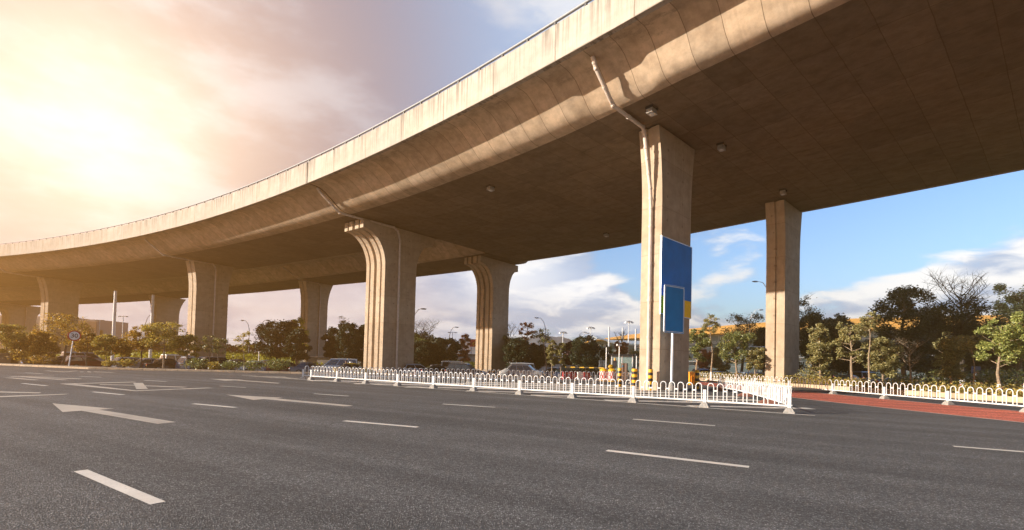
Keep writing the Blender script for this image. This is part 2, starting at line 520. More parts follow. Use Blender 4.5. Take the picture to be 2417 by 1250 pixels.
def sweep(name, th0, th1, step, sec, mat, parent, closed=False, smooth=False, v0=0.0):
    """sec(theta) -> list of (rho, z); UV: metres along the arc, metres round the section"""
    mb = MB()
    n = max(2, int(round((th1 - th0) / step)) + 1)
    for i in range(n):
        th = th0 + (th1 - th0) * i / (n - 1)
        s = sec(th)
        L = v0
        for k, (r, z) in enumerate(s):
            if k:
                L += math.hypot(r - s[k - 1][0], z - s[k - 1][1])
            mb.uv[len(mb.v)] = (math.radians(th) * R0, L)
            mb.v.append(arc(th, r, z))
    m = len(s)
    for i in range(n - 1):
        for k in range(m - (0 if closed else 1)):
            a, b = i * m + k, i * m + (k + 1) % m
            mb.f.append((a, b, b + m, a + m))
    if closed:
        mb.f.append(tuple(range(m)))
        mb.f.append(tuple((n - 1) * m + k for k in range(m))[::-1])
    return mb.build(name, mat, parent, smooth=smooth)


def interp(th, tab):
    return float(np.interp(th, [a for a, b in tab], [b for a, b in tab]))


N_NEAR = [(20, 3.0), (41.7, 3.38), (43.4, 3.75), (45.2, 4.5), (46.5, 4.8), (49.2, 5.1), (51.3, 5.0), (60, 4.9), (95, 4.9)]
N_FAR = [(20, 32.0), (41, 32.55), (44, 32.8), (46, 33.4), (48, 34.3), (51.3, 34.6)]
A_FAR = [(51.3, 17.5), (57, 16.8), (61, 16.8), (65, 17.7), (70, 18.4), (75, 19.3), (78, 21), (96, 28)]
B_NEAR = [(51.3, 27.2), (57, 27.5), (61, 28.3), (65, 30.1), (70, 33), (75, 37), (80, 43), (96, 64)]
B_FAR = [(51.3, 35.8), (57, 36), (61, 36.5), (63, 37.4), (68, 40.4), (72, 43.9), (75, 47.5), (82, 57), (96, 78)]
WEBP = [(0.95, 19.10), (1.35, 19.02), (1.8, 18.80), (2.3, 18.42), (2.8, 18.0), (3.25, 17.62), (3.6, 17.40), (3.95, 17.27), (4.3, 17.215), (4.6, SOF)]


def pocket(th):
    """shallow patched recess in the web beside the first pier"""
    return 0.20 if 43.75 < th < 44.75 else 0.0


def web_near(th):
    k = (interp(th, N_NEAR) - 0.95) / 3.65
    return [(0.06, FBOT)] + [(0.95 + (r - 0.95) * k + (pocket(th) if 1 < i < 8 else 0), z) for i, (r, z) in enumerate(WEBP)]


def web_far(edge):
    return [(edge + (4.6 - r), z) for r, z in WEBP[::-1]] + [(edge + 4.55, FBOT)]


def web_b(edge, th):
    return [(min(edge - 4.6, interp(th, A_FAR) + 4.56), FBOT + 0.1)] + [(edge - (4.6 - r), z) for r, z in WEBP]


vd = empty('viaduct', arc(51.3, 4, 0), 0, 'curved concrete flyover with pale parapet sweeping overhead from left to right', 'viaduct')
VP = Matrix.Translation(vd.location).inverted()


def vpart(o):
    o.parent = vd
    o.matrix_parent_inverse = VP
    return o


JT = 51.28
GAP = 0.022
# undersides: cantilever and webs, then the flat soffits
for nm, a, b in (('web', 22, JT - GAP), ('web', JT + GAP, 95)):
    vpart(sweep(nm, a, b, 0.125, web_near, CONC_WEB, None, smooth='auto'))
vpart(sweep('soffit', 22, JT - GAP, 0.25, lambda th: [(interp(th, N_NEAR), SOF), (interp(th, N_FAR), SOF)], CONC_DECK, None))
vpart(sweep('web', 22, JT - GAP, 0.5, lambda th: web_far(interp(th, N_FAR)), CONC_WEB, None, smooth='auto'))
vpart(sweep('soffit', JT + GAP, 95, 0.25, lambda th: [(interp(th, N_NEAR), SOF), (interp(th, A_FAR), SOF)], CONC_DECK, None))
vpart(sweep('web', JT + GAP, 95, 0.5, lambda th: web_far(interp(th, A_FAR)), CONC_WEB, None, smooth='auto'))
vpart(sweep('web', JT + GAP, 95, 0.5, lambda th: web_b(interp(th, B_NEAR), th), CONC_WEB, None, smooth='auto'))
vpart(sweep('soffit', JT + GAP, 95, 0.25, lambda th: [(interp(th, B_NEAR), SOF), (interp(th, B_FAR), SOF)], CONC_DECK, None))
vpart(sweep('web', JT + GAP, 95, 0.5, lambda th: web_far(interp(th, B_FAR)), CONC_WEB, None, smooth='auto'))
# end diaphragms at the expansion joint
dm = MB()
sa = web_near(JT)[1:] + web_far(interp(JT, N_FAR))[1:]
dm.add([arc(JT - GAP, r, z) for r, z in sa], [tuple(range(len(sa)))])
sb = web_near(JT)[1:] + web_far(interp(JT, A_FAR))[1:]
dm.add([arc(JT + GAP, r, z) for r, z in sb], [tuple(range(len(sb)))[::-1]])
sc = web_b(interp(JT, B_NEAR), JT)[1:] + web_far(interp(JT, B_FAR))[1:]
dm.add([arc(JT + GAP, r, z) for r, z in sc], [tuple(range(len(sc)))[::-1]])
for i in range(len(dm.v)):
    dm.uv[i] = (i * 0.4, dm.v[i][2])
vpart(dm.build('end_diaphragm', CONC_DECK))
# road slab on top and the far parapets
vpart(sweep('deck_slab', 22, JT - GAP, 0.5, lambda th: [(0.36, FBOT + 0.6), (interp(th, N_FAR) + 4.5, FBOT + 0.6), (interp(th, N_FAR) + 4.5, FBOT + 0.02), (0.36, FBOT + 0.02)], LOT, None, closed=True))
vpart(sweep('deck_slab', JT + GAP, 95, 0.5, lambda th: [(0.36, FBOT + 0.6), (interp(th, A_FAR) + 4.5, FBOT + 0.6), (interp(th, A_FAR) + 4.5, FBOT + 0.02), (0.36, FBOT + 0.02)], LOT, None, closed=True))
vpart(sweep('deck_slab', JT + GAP, 95, 0.5, lambda th: [(min(interp(th, B_NEAR) - 4.6, interp(th, A_FAR) + 4.52), FBOT + 0.6), (interp(th, B_FAR) + 4.5, FBOT + 0.6), (interp(th, B_FAR) + 4.5, FBOT + 0.12), (min(interp(th, B_NEAR) - 4.6, interp(th, A_FAR) + 4.52), FBOT + 0.12)], LOT, None, closed=True))
for a, b, tab in ((22, JT - GAP, N_FAR), (JT + GAP, 95, B_FAR)):
    vpart(sweep('parapet', a, b, 0.5, lambda th: [(interp(th, tab) + 4.52, FBOT - 0.01), (interp(th, tab) + 4.52, FTOP), (interp(th, tab) + 4.85, FTOP), (interp(th, tab) + 4.85, FBOT - 0.01)], CONC_FASCIA, None, closed=True))
# near parapet in two lengths, with the open joint between
for a, b in ((22, JT - GAP), (JT + GAP, 95)):
    vpart(sweep('parapet', a, b, 0.25, lambda th: [(0.0, FBOT - 0.01), (0.0, FTOP), (0.34, FTOP), (0.34, FBOT - 0.01)], CONC_FASCIA, None, closed=True))
# metal rail on the parapet
vpart(sweep('handrail', 22, 95, 0.25, lambda th: [(0.05 + 0.10 * math.cos(2 * math.pi * k / 8), FTOP + 0.23 + 0.075 * math.sin(2 * math.pi * k / 8)) for k in range(8)], plain('rail_zinc', (0.30, 0.31, 0.32), 0.6), None, closed=True, smooth=True))
br0 = None
for i in range(98):
    th = 40.9 + 0.47 * i
    c = arc(th, 0.08, FTOP - 0.005)
    if br0 is None:
        br0 = vpart(MB().box((0, 0, 0), (0.16, 0.12, 0.17)).build('rail_bracket', DARK))
        o = br0
    else:
        o = br0.copy()
        COL.objects.link(o)
        vpart(o)
    o.location = c
    o.rotation_euler.z = math.radians(th)


def pier(th, nb, fb, nt, ft, width, style, label, grooves, pipe=None):
    """style 'T': gentle flare of the last metres; 'cap': quarter-round haunch under a square cap"""
    root = empty('viaduct_pier', arc(th, (nb + fb) / 2, -0.45), math.radians(th), label, 'pier', 'concrete piers under the flyover')
    c0 = (nb + fb) / 2
    levels = []
    if style == 'T':
        z0 = 11.8
        zs = [-0.4, 3, 6, 9, z0] + [z0 + (SOF - 0.12 - z0) * (i + 1) / 9 for i in range(9)]
        for z in zs:
            u = max(0, (z - z0) / (SOF - z0))
            levels.append((nb - (nb - nt) * u ** 2.2, fb + (ft - fb) * u ** 2.2, z))
    else:
        z0, zc = 12.3, 16.05
        zs = [-0.4, 4, 8, z0] + [z0 + (zc - z0) * math.sin(math.pi / 2 * (i + 1) / 12) for i in range(12)]
        for z in zs:
            u = min(1, max(0, (z - z0) / (zc - z0)))
            k = 1 - math.sqrt(max(0, 1 - u * u))
            levels.append((nb - (nb - nt - 0.18) * k, fb + (ft - fb - 0.18) * k, z))
        levels += [(nt, ft, zc + 0.004), (nt, ft, SOF - 0.16)]
    h = width / 2

    def ring(n, f, z):
        pts = []
        # near end, walking tangentially from -h to h with its grooves
        pts.append((n, -h))
        for g0, g1, dp in grooves:
            pts += [(n, -h + g0 * width), (n + dp, -h + (g0 + 0.12 * (g1 - g0)) * width), (n + dp, -h + (g1 - 0.12 * (g1 - g0)) * width), (n, -h + g1 * width)]
        pts.append((n, h))
        pts.append((f, h))
        for g0, g1, dp in grooves[::-1]:
            pts += [(f, -h + g1 * width), (f - dp, -h + (g1 - 0.12 * (g1 - g0)) * width), (f - dp, -h + (g0 + 0.12 * (g1 - g0)) * width), (f, -h + g0 * width)]
        pts.append((f, -h))
        return [(r - c0, t, z + 0.45) for r, t in pts]
    mb = MB()
    m = 0
    for n, f, z in levels:
        rg = ring(n, f, z)
        m = len(rg) + 1
        rg = rg + [rg[0]]
        L = 0
        for k, p in enumerate(rg):
            if k:
                L += math.hypot(p[0] - rg[k - 1][0], p[1] - rg[k - 1][1])
            # groove steps keep the same u on every level
            mb.uv[len(mb.v)] = (p[0] + p[1] * 1.3 + 20 + th, p[2])
            mb.v.append(p)
    for i in range(len(levels) - 1):
        for k in range(m - 1):
            a = i * m + k
            mb.f.append((a, a + m, a + m + 1, a + 1))
    mb.f.append(tuple((len(levels) - 1) * m + k for k in range(m - 1))[::-1])
    mb.build('column', CONC_PIER, root)
    # bearing pads between pier and soffit
    for q in (-0.3, 0.3):
        MB().box((0, 0, 0), (0.7, min(1.0, width * 0.6), 0.15)).build('bearing', DARK, root, loc=(q * (fb - nb), 0, SOF - 0.158 + 0.45))
    if pipe:
        pts = [Vector((r - c0, t, z + 0.45)) for r, t, z in pipe]
        pm = MB().tube(pts, 0.125, 10)
        po = pm.build('drainpipe', PIPE, root, smooth='auto')
        for a, b in zip(pts[:-1], pts[1:]):
            d = (b - a)
            L = d.length
            k = max(1, int(L / 2.4))
            u = d.normalized()
            for q in range(k):
                p = a + d * ((q + 0.5) / k)
                MB().tube([p - u * 0.06, p + u * 0.06], 0.15, 10).build('pipe_collar', PIPE, po, smooth='auto')
        for p in pts[1:-1]:
            MB().ellipsoid(p, (0.15, 0.15, 0.15), 10, 6).build('pipe_elbow', PIPE, po, smooth=True)
    return root


G1 = [(0.40, 0.55, 0.16)]
G4 = [(0.17, 0.25, 0.30), (0.44, 0.58, 0.36), (0.76, 0.84, 0.30)]
GT = [(0.40, 0.52, 0.18)]
HALF = {'P1': 0.74, 'B': 1.8}
pier(44.23, 7.75, 11.8, 7.15, 12.3, 1.46, 'T', 'nearest tall pier carrying the large blue and yellow board', [(0.40, 0.62, 0.10)],
     [(1.0, 0.0, 19.0), (1.35, 0.0, 18.45), (3.1, 0.0, 17.0), (6.5, 0.02, 16.9), (6.72, 0.02, 16.4), (7.05, 0.0, 15.0), (7.5, 0.0, 13.2), (7.62, 0.0, 11.9), (7.63, 0.0, -0.2)])
pier(44.0, 28.0, 32.35, 27.5, 33.0, 1.62, 'T', 'tall pier standing behind the shrubs right of the blue boards', [(0.36, 0.52, 0.14)])
pier(51.55, 9.45, 14.05, 6.35, 16.9, 3.6, 'cap', 'ribbed sunlit pier with a wide square cap behind the white railing', G4,
     [(1.2, -1.1, 19.0), (1.5, -1.1, 18.7), (3.7, -1.4, 17.0), (10.4, -1.93, 16.95), (11.0, -1.93, 16.6), (11.35, -1.93, 15.6), (11.4, -1.93, -0.2)])
pier(51.83, 30.4, 34.2, 27.4, 36.4, 3.3, 'cap', 'ribbed half-shaded pier with a square cap at the end of the second deck', G4)
pier(60.68, 8.65, 13.95, 7.9, 14.9, 2.3, 'T', 'pier with two bright sunlit edge strips and a drainpipe, behind young trees', GT,
     [(1.2, -0.6, 19.0), (1.5, -0.6, 18.7), (3.7, -0.9, 17.0), (11.0, -1.28, 16.95), (11.45, -1.28, 16.5), (11.6, -1.28, 15.8), (11.6, -1.28, -0.2)])
pier(60.65, 30.2, 35.1, 29.3, 36.4, 2.2, 'T', 'shaded pier with a pale drainpipe left of the ribbed sunlit pier', GT,
     [(24.6, -0.6, 18.9), (28.2, -0.9, 17.05), (32.4, -1.23, 16.95), (33.0, -1.23, 16.4), (33.0, -1.23, -0.2)])
pier(71.45, 10.9, 16.5, 9.8, 17.4, 2.5, 'T', 'pier with twin pale edge strips rising behind the speed limit sign', GT,
     [(1.2, -0.9, 19.0), (1.5, -0.9, 18.7), (3.7, -1.2, 17.0), (9.6, -1.45, 16.95)])
pier(72.4, 37.6, 44.0, 36.5, 46.0, 2.0, 'T', 'shaded pier with a tall white pole at its left edge', GT)
pier(86.8, 57.1, 66.0, 52.5, 70.5, 2.8, 'cap', 'far hammerhead pier at the left edge of the view', GT,
     [(50, -1.2, 17.0), (61.5, -1.55, 16.9), (62.2, -1.55, 16.3), (62.2, -1.55, -0.2)])
pier(80.9, 10.9, 16.5, 9.8, 17.4, 2.5, 'T', 'pier of the near deck beyond the left edge of the view', GT)
pier(30.5, 7.75, 11.8, 6.95, 12.6, 1.46, 'T', 'pier of the near deck beyond the right edge of the view', [(0.40, 0.62, 0.10)])


def floodlight(th, rho, yaw, label):
    r = empty('floodlight', arc(th, rho, SOF), math.radians(th) + yaw, label, 'lamp', 'lamps under the flyover')
    m = MB().box((0, 0, -0.40), (0.62, 0.42, 0.30), 0, 0.85)
    m.build('housing', plain('lamp_housing', (0.42, 0.40, 0.37), 0.4, 0.3), r)
    for q in (-0.3, 0.3):
        MB().box((q, 0, -0.13), (0.05, 0.5, 0.13)).build('bracket', DARK, r)
    MB().ellipsoid((0.02, 0, -0.40), (0.2, 0.15, 0.07), 12, 6).build('lens', WHITE_P, r, smooth=True)
    return r


for th, rho, yaw, lb in ((43.95, 5.2, 0.0, 'floodlight above the drainpipe bend at the nearest pier'),
                         (43.75, 12.9, 0.1, 'floodlight right of the nearest pier head on the soffit'),
                         (47.5, 7.9, 0.0, 'floodlight alone on the soffit above the ribbed pier'),
                         (47.54, 27.6, 0.1, 'small floodlight left of the nearest pier under the far half of the soffit'),
                         (43.72, 25.2, 0.1, 'floodlight at the head of the pier right of the blue boards')):
    floodlight(th, rho, yaw, lb)

# ------------------------------------------------------------------ ground, road, markings
def sheet(name, pts, z, mat, kind='structure', parent=None):
    o = MB().add([(x, y, z) for x, y in pts], [tuple(range(len(pts)))]).build(name, mat, parent)
    if kind:
        o['kind'] = kind
    return o


gm = MB()
NG = 64
gm.v = [(0, 60, -0.46)] + [(r * math.cos(2 * math.pi * k / NG), 60 + r * math.sin(2 * math.pi * k / NG), -0.46) for r in (150, 900, 5000) for k in range(NG)]
gm.f = [(0, 1 + k, 1 + (k + 1) % NG) for k in range(NG)]
for q in range(2):
    gm.f += [(1 + q * NG + k, 1 + (q + 1) * NG + k, 1 + (q + 1) * NG + (k + 1) % NG, 1 + q * NG + (k + 1) % NG) for k in range(NG)]
tag(gm.build('ground', GRASSG), kind='structure')

KL = [(-150, 66), (-90, 56), (-50.9, 48.5), (-38, 43.8), (-30, 44.4), (-22.9, 45.0), (-19.3, 45.2), (-12, 47.2), (-4.6, 49.1), (3.0, 51.0)]
KR = [(21.0, 64.0), (21.6, 56), (22.6, 50), (24.6, 42.7), (26.6, 36.5), (27.6, 32), (28.6, 28.6), (31, 20), (36, 8), (48, -20)]
road_pts = KL + [(6, 53), (7, 90), (19, 90)] + KR + [(48, -40), (-150, -40)]
road = tag(sheet('road', road_pts, 0.0, ASPHALT), kind='structure')
sheet('parking_lot', [(-150, 58), (-50, 46), (-37, 42), (-19, 42.5), (4, 48), (6.8, 53), (6.8, 98), (-150, 98)], -0.44, LOT)
sheet('parking_lot', [(24, 66), (62, 40), (110, 62), (60, 118), (20, 112)], -0.43, LOT)


def offset(poly, d):
    out = []
    for i, p in enumerate(poly):
        a = Vector(poly[max(i - 1, 0)])
        b = Vector(poly[min(i + 1, len(poly) - 1)])
        t = (b - a).normalized()
        out.append((p[0] - t.y * d, p[1] + t.x * d))
    return out


def strip(name, poly, secs, mat, uvs=True, kind='structure', parent=None):
    """sweep a section [(offset, z)] along a ground polyline"""
    cols = [offset(poly, d) for d, z in secs]
    mb = MB()
    L = 0
    for i in range(len(poly)):
        if i:
            L += math.dist(poly[i], poly[i - 1])
        v = 0
        for k, (d, z) in enumerate(secs):
            if k:
                v += math.hypot(d - secs[k - 1][0], z - secs[k - 1][1])
            mb.uv[len(mb.v)] = (L, v + 0.4)
            mb.v.append((cols[k][i][0], cols[k][i][1], z))
    m = len(secs)
    for i in range(len(poly) - 1):
        for k in range(m - 1):
            a = i * m + k
            mb.f.append((a, a + m, a + m + 1, a + 1))
    o = mb.build(name, mat, parent)
    if kind:
        o['kind'] = kind
    return o


def resample(poly, step):
    out = []
    for a, b in zip(poly[:-1], poly[1:]):
        n = max(1, int(math.dist(a, b) / step))
        out += [(a[0] + (b[0] - a[0]) * i / n, a[1] + (b[1] - a[1]) * i / n) for i in range(n)]
    return out + [poly[-1]]


KL2, KR2 = resample(KL, 3), resample(KR, 3)
strip('kerb', KL2, [(0.0, -0.2), (0.0, 0.13), (0.03, 0.16), (0.30, 0.16), (0.30, -0.3)], KERB)
strip('kerb', KR2, [(0.0, -0.2), (0.0, 0.30), (0.03, 0.33), (0.30, 0.33), (0.30, -0.3)], KERB)
strip('planting_strip', KL2, [(0.30, 0.11), (1.2, 0.15), (3.4, 0.12), (3.6, -0.46)], SOIL)
strip('planting_bed', KR2, [(0.30, 0.28), (3, 0.34), (16, 0.25), (18, -0.46)], SOIL)


def mark(name, px, mat, z=0.004, parent=road):
    pts = [at(a, b) for a, b in px]
    o = MB().add([(p.x, p.y, z) for p in pts], [tuple(range(len(pts)))]).build(name, mat, parent)
    return o


def dash(px0, px1, width=0.17, mat=PAINT_W, name='lane_dash', z=0.004):
    a, b = at(*px0), at(*px1)
    t = (b - a).normalized()
    n = Vector((-t.y, t.x, 0)) * width / 2
    MB().add([(p.x, p.y, z) for p in (a - n, b - n, b + n, a + n)], [(0, 1, 2, 3)]).build(name, mat, road)


for a, b in (((812, 993), (986, 1008)), ((1432, 1063), (1768, 1102)), ((456, 952.5), (557, 961.5)), ((219, 924.5), (291, 931.3)),
             ((741, 929), (823, 934.5)), ((1045, 953.3), (1169, 961)), ((1494, 989), (1688, 1004.5)), ((2250, 1053), (2640, 1084)),
             ((520, 910.6), (580, 914.3)), ((340, 897.0), (393, 900.2)), ((188, 887.4), (240, 890.1)), ((53, 904.6), (110, 910.2)), ((60, 879.3), (100, 881.6))):
    dash(a, b)
dash((190, 1110.5), (373, 1187.5), 0.145)
mark('painted_arrow', [(123.6, 951.8), (147.5, 972.2), (192.5, 969.2), (372.4, 1000.1), (416, 996.1), (234, 966.8), (269.7, 964.5)], PAINT)
mark('painted_arrow', [(534, 931.3), (598.5, 943.6), (622.3, 941.6), (817, 959), (833.8, 957), (652, 940.2), (669, 938.6)], PAINT)
mark('painted_arrow', [(494, 893.8), (531, 898.2), (556, 897.4), (655, 904.8), (663, 903.6), (566, 896.6), (575, 895.8)], PAINT)
mark('painted_arrow', [(586.6, 887.2), (640, 890.8), (664, 890.3), (700, 895), (712, 894.2), (672, 889.9), (676, 889)], PAINT)
mark('painted_diamond', [(140.7, 905.3), (160, 907.8), (317.8, 922.7), (322, 921.3), (178, 905.6), (322, 901.9), (316, 900.6)], PAINT)
mark('painted_diamond', [(317.8, 922.9), (380, 920.4), (505, 915.6), (488, 914.6), (322, 921.1)], PAINT)
mark('painted_diamond', [(235, 907.6), (319, 909.7), (319, 908.4), (236, 906.3)], PAINT)
mark('painted_diamond', [(343, 911.1), (432, 914.2), (444, 913.0), (341, 909.3)], PAINT)
mark('painted_diamond', [(321.9, 917.7), (349.2, 917.7), (336.8, 903.3), (314.4, 903.3)], PAINT)
mark('painted_diamond', [(-30, 925.4), (92, 928.0), (98, 926.0), (-30, 922.8)], PAINT)
mark('painted_diamond', [(-30, 938.6), (152, 930.9), (164, 929.0), (-30, 935.6)], PAINT)
mark('painted_diamond', [(20, 888.6), (131, 887.7), (124, 887.0), (30, 887.4)], PAINT)
mark('painted_diamond', [(41, 889.3), (186, 894.4), (195, 893.4), (55, 888.4)], PAINT)
mark('painted_diamond', [(8, 891.2), (80, 897), (93, 896.2), (30, 891)], PAINT)
mark('painted_diamond', [(60, 890.4), (150, 896.8), (162, 896.2), (75, 890.2)], PAINT)
mark('painted_diamond', [(101, 874.4), (152, 878), (184, 875), (178, 874.6), (152, 877), (116, 874.3)], PAINT)
mark('painted_diamond', [(188, 877.7), (197, 877.7), (198, 876.7), (189, 876.7)], PAINT)
mark('painted_diamond', [(207, 878.2), (217, 878.4), (212, 876.3), (205, 876.3)], PAINT)
mark('painted_diamond', [(219, 877.4), (262, 878.9), (273, 878.4), (224, 876.7)], PAINT)

FA, FB = at(734.2, 896), at(1863, 975)
ft = (FB - FA).normalized()
fn = Vector((ft.y, -ft.x, 0))          # towards the road
a, b = FA - ft * 9.0 + fn * 0.30, FB + ft * 0.8 + fn * 0.30
MB().add([(p.x, p.y, 0.004) for p in (a, b, b - fn * 0.16, a - fn * 0.16)], [(0, 1, 2, 3)]).build('edge_line', PAINT_W, road)
bA, bB = at(715, 894.5), at(1490, 905.5)
# hatching between the railings
for py in (903.5, 907.5, 912.0, 916.5, 921.5, 927.5, 934.0, 941.5, 950.0):
    p, q = at(1400, py), at(1400, py + 2.4 + (py - 900) * 0.012)
    xa = FA.x + (FA.y - p.y) / (FA.y - FB.y) * (FB.x - FA.x) + 0.9      # clear of the front railing
    xb = min(12.3, 7.5 + (41 - p.y) * 0.35)
    if p.y > 34:
        xa, xb = max(xa, bA.x + (p.y - bA.y) * 3.6 + 1.0), 9.0
    if xb - xa < 1:
        continue
    MB().add([(xa, q.y - 0.02 * (xb - xa), 0.004), (xb, q.y + 0.02 * (xb - xa), 0.004), (xb, p.y + 0.02 * (xb - xa), 0.004), (xa, p.y - 0.02 * (xb - xa), 0.004)], [(0, 1, 2, 3)]).build('hatch_stripe', PAINT_W, road)
# red cycle lane with its white borders
LN = [at(1640, 905.5), at(1692, 913.3), at(1780, 926.0), at(1871, 938), at(2010, 953.5), at(2150, 968.5), at(2417, 997), at(2900, 1052)]
LF = [at(1640, 900.0), at(1700, 905.0), at(1790, 913.5), at(1871, 921.6), at(2010, 934.5), at(2150, 947.4), at(2417, 971), at(2900, 1013)]
lm = MB()
lm.v = [(p.x, p.y, 0.004) for p in LN] + [(p.x, p.y, 0.004) for p in LF]
k = len(LN)
lm.f = [(i, i + 1, i + 1 + k, i + k) for i in range(k - 1)]
tag(lm.build('cycle_lane', RED_LANE), kind='structure')
for ln in (LN, LF):
    bm_ = MB()
    side = 1 if ln is LN else -1
    for p, q in zip(ln[:-1], ln[1:]):
        t = (q - p).normalized()
        n = Vector((-t.y, t.x, 0)) * 0.12 * side
        bm_.add([(p.x, p.y, 0.008), (q.x, q.y, 0.008), (q.x - n.x, q.y - n.y, 0.008), (p.x - n.x, p.y - n.y, 0.008)], [(0, 1, 2, 3)])
    bm_.build('edge_line', PAINT_W, road)

# ------------------------------------------------------------------ white railings
def panel_mesh(L, n=8, h=0.95, wfrac=0.62):
    mb = MB()
    p = (L - 0.10) / n
    w2 = p * wfrac / 2
    mb.box((L / 2, 0, 0.235), (L - 0.08, 0.045, 0.055))
    for i in range(n):
        cx = 0.05 + p * (i + 0.5)
        pts = [(cx - w2, 0, 0.26), (cx - w2, 0, h - w2)]
        pts += [(cx - w2 * math.cos(math.pi * k / 8), 0, h - w2 + w2 * math.sin(math.pi * k / 8)) for k in range(1, 8)]
        pts += [(cx + w2, 0, h - w2), (cx + w2, 0, 0.26)]
        mb.tube(pts, 0.019, 6, False)
        if i < n - 1:
            mb.box((cx + p / 2, 0, 0.64), (p - 2 * w2 - 0.02, 0.03, 0.055))
    return mb


def railing(label, pts, footmat, foot='block', n=8, open_end=False):
    root = empty('guard_railing', (pts[0][0], pts[0][1], 0), 0, label, 'railing', 'white guard railings')
    o0 = Vector((pts[0][0], pts[0][1], 0))
    cache = {}
    post = fmesh = None
    for i, p in enumerate(pts):
        p = Vector((p[0], p[1], 0)) - o0
        q = pts[min(i + 1, len(pts) - 1)]
        r = pts[max(i - 1, 0)]
        d = Vector((q[0] - r[0], q[1] - r[1], 0))
        ang = math.atan2(d.y, d.x)
        if i == 0 and open_end:
            pass
        elif post is None:
            hp = [(-0.057, -0.042), (-0.008, -0.042), (-0.008, -0.026), (0.008, -0.026), (0.008, -0.042), (0.057, -0.042), (0.057, 0.042), (0.008, 0.042), (0.008, 0.026), (-0.008, 0.026), (-0.008, 0.042), (-0.057, 0.042)]
            post = MB().prism(hp, 0.19, 0.70).build('post', WHITE, root, loc=p, rot=ang)
            lv = [(0.18, 0.17, 0.0), (0.18, 0.17, 0.05), (0.085, 0.085, 0.20)] if foot == 'block' else [(0.21, 0.36, 0.0), (0.21, 0.36, 0.06), (0.09, 0.11, 0.20)]
            fb_ = MB()
            for x_, y_, z_ in lv:
                fb_.v += [(-x_, -y_, z_), (x_, -y_, z_), (x_, y_, z_), (-x_, y_, z_)]
            fb_.f = [(3, 2, 1, 0), (8, 9, 10, 11)] + [(q_ * 4 + j, q_ * 4 + (j + 1) % 4, q_ * 4 + 4 + (j + 1) % 4, q_ * 4 + 4 + j) for q_ in range(2) for j in range(4)]
            fmesh = fb_.build('foot', footmat, root, loc=p, rot=ang)
        else:
            for src in (post, fmesh):
                c = src.copy()
                COL.objects.link(c)
                c.parent = root
                c.location = p
                c.rotation_euler.z = ang
        if i < len(pts) - 1:
            e = Vector((pts[i + 1][0], pts[i + 1][1], 0)) - o0
            L = (e - p).length
            key = round(L, 2)
            if key in cache:
                c = cache[key].copy()
                COL.objects.link(c)
                c.parent = root
            else:
                c = panel_mesh(L, n).build('panel', WHITE, root, smooth='auto')
                cache[key] = c
            c.location = p
            c.rotation_euler.z = math.atan2(e.y - p.y, e.x - p.x)
    return root


def line(a, b, n):
    return [(a[0] + (b[0] - a[0]) * i / n, a[1] + (b[1] - a[1]) * i / n) for i in range(n + 1)]


railing('front white arched railing along the road edge on grey concrete feet', line((FA.x, FA.y), (FB.x, FB.y), 10), FOOT)
bA, bB = at(715, 894.5), at(1490, 905.5)
railing('rear white arched railing running behind the front one, left of the nearest pier', line((bA.x, bA.y), (bB.x, bB.y), 8), FOOT)
c0 = at(1869, 974)
cs = [(c0.x, c0.y)] + [(p.x, p.y) for p in (at(1811.7, 952.5), at(1758, 935), at(1696.5, 920.8))]
railing('side white railing on brown feet running back from the road corner', cs, BROWN_FOOT, 'wide', 11, True)
ds = [(p.x, p.y) for p in (at(1649, 899.5), at(1700, 905), at(1775, 911.5), at(1863, 919.5), at(1966.5, 929.8), at(2087.7, 941.3), at(2238, 955.6), at(2425, 973.5), at(2700, 999))]
railing('right hand white railing between the red lane and the flower bed', ds, FOOT)

# ------------------------------------------------------------------ signs, bollards, gate
def on_radial(px, py, th):
    """(rho, z) where the line of sight meets the radial plane theta"""
    t = math.radians(th)
    n = Vector((-math.sin(t), math.cos(t), 0))
    d = ray(px, py)
    k = CEN.dot(n) / d.dot(n)
    p = Vector((0, 0, EYE)) + d * k
    return math.hypot(p.x - CEN.x, p.y - CEN.y) - R0, p.z


TB = 44.23 - math.degrees(0.80 / 277)
bl, br_, lo = on_radial(1561, 557, TB), on_radial(1632, 579, TB), on_radial(1557, 738, TB)
rho0, rho1, zt, zb = 7.62, br_[0], bl[1], lo[1]
zy = on_radial(1629, 711.5, TB)[1]
root = empty('advertising_board', arc(TB, (rho0 + rho1) / 2, zb), math.radians(TB), 'tall plain blue board with a yellow bottom band, fixed to the nearest pier', 'board')
wb = rho1 - rho0
MB().box((0, 0, zy - zb), (wb, 0.05, zt - zy)).build('blue_panel', BLUE, root)
MB().box((0, 0, 0), (wb, 0.05, zy - zb - 0.004)).build('yellow_panel', YELLOW, root)
fr = [(-wb / 2 - 0.02, 0, (zt - zb) / 2), (wb / 2 + 0.02, 0, (zt - zb) / 2)]
for x in (-wb / 2 - 0.025, wb / 2 + 0.025):
    MB().box((x, 0, -0.05), (0.05, 0.08, zt - zb + 0.1)).build('frame', STEEL, root)
for z in (-0.055, zt - zb):
    MB().box((0, 0, z), (wb, 0.08, 0.05)).build('frame', STEEL, root)

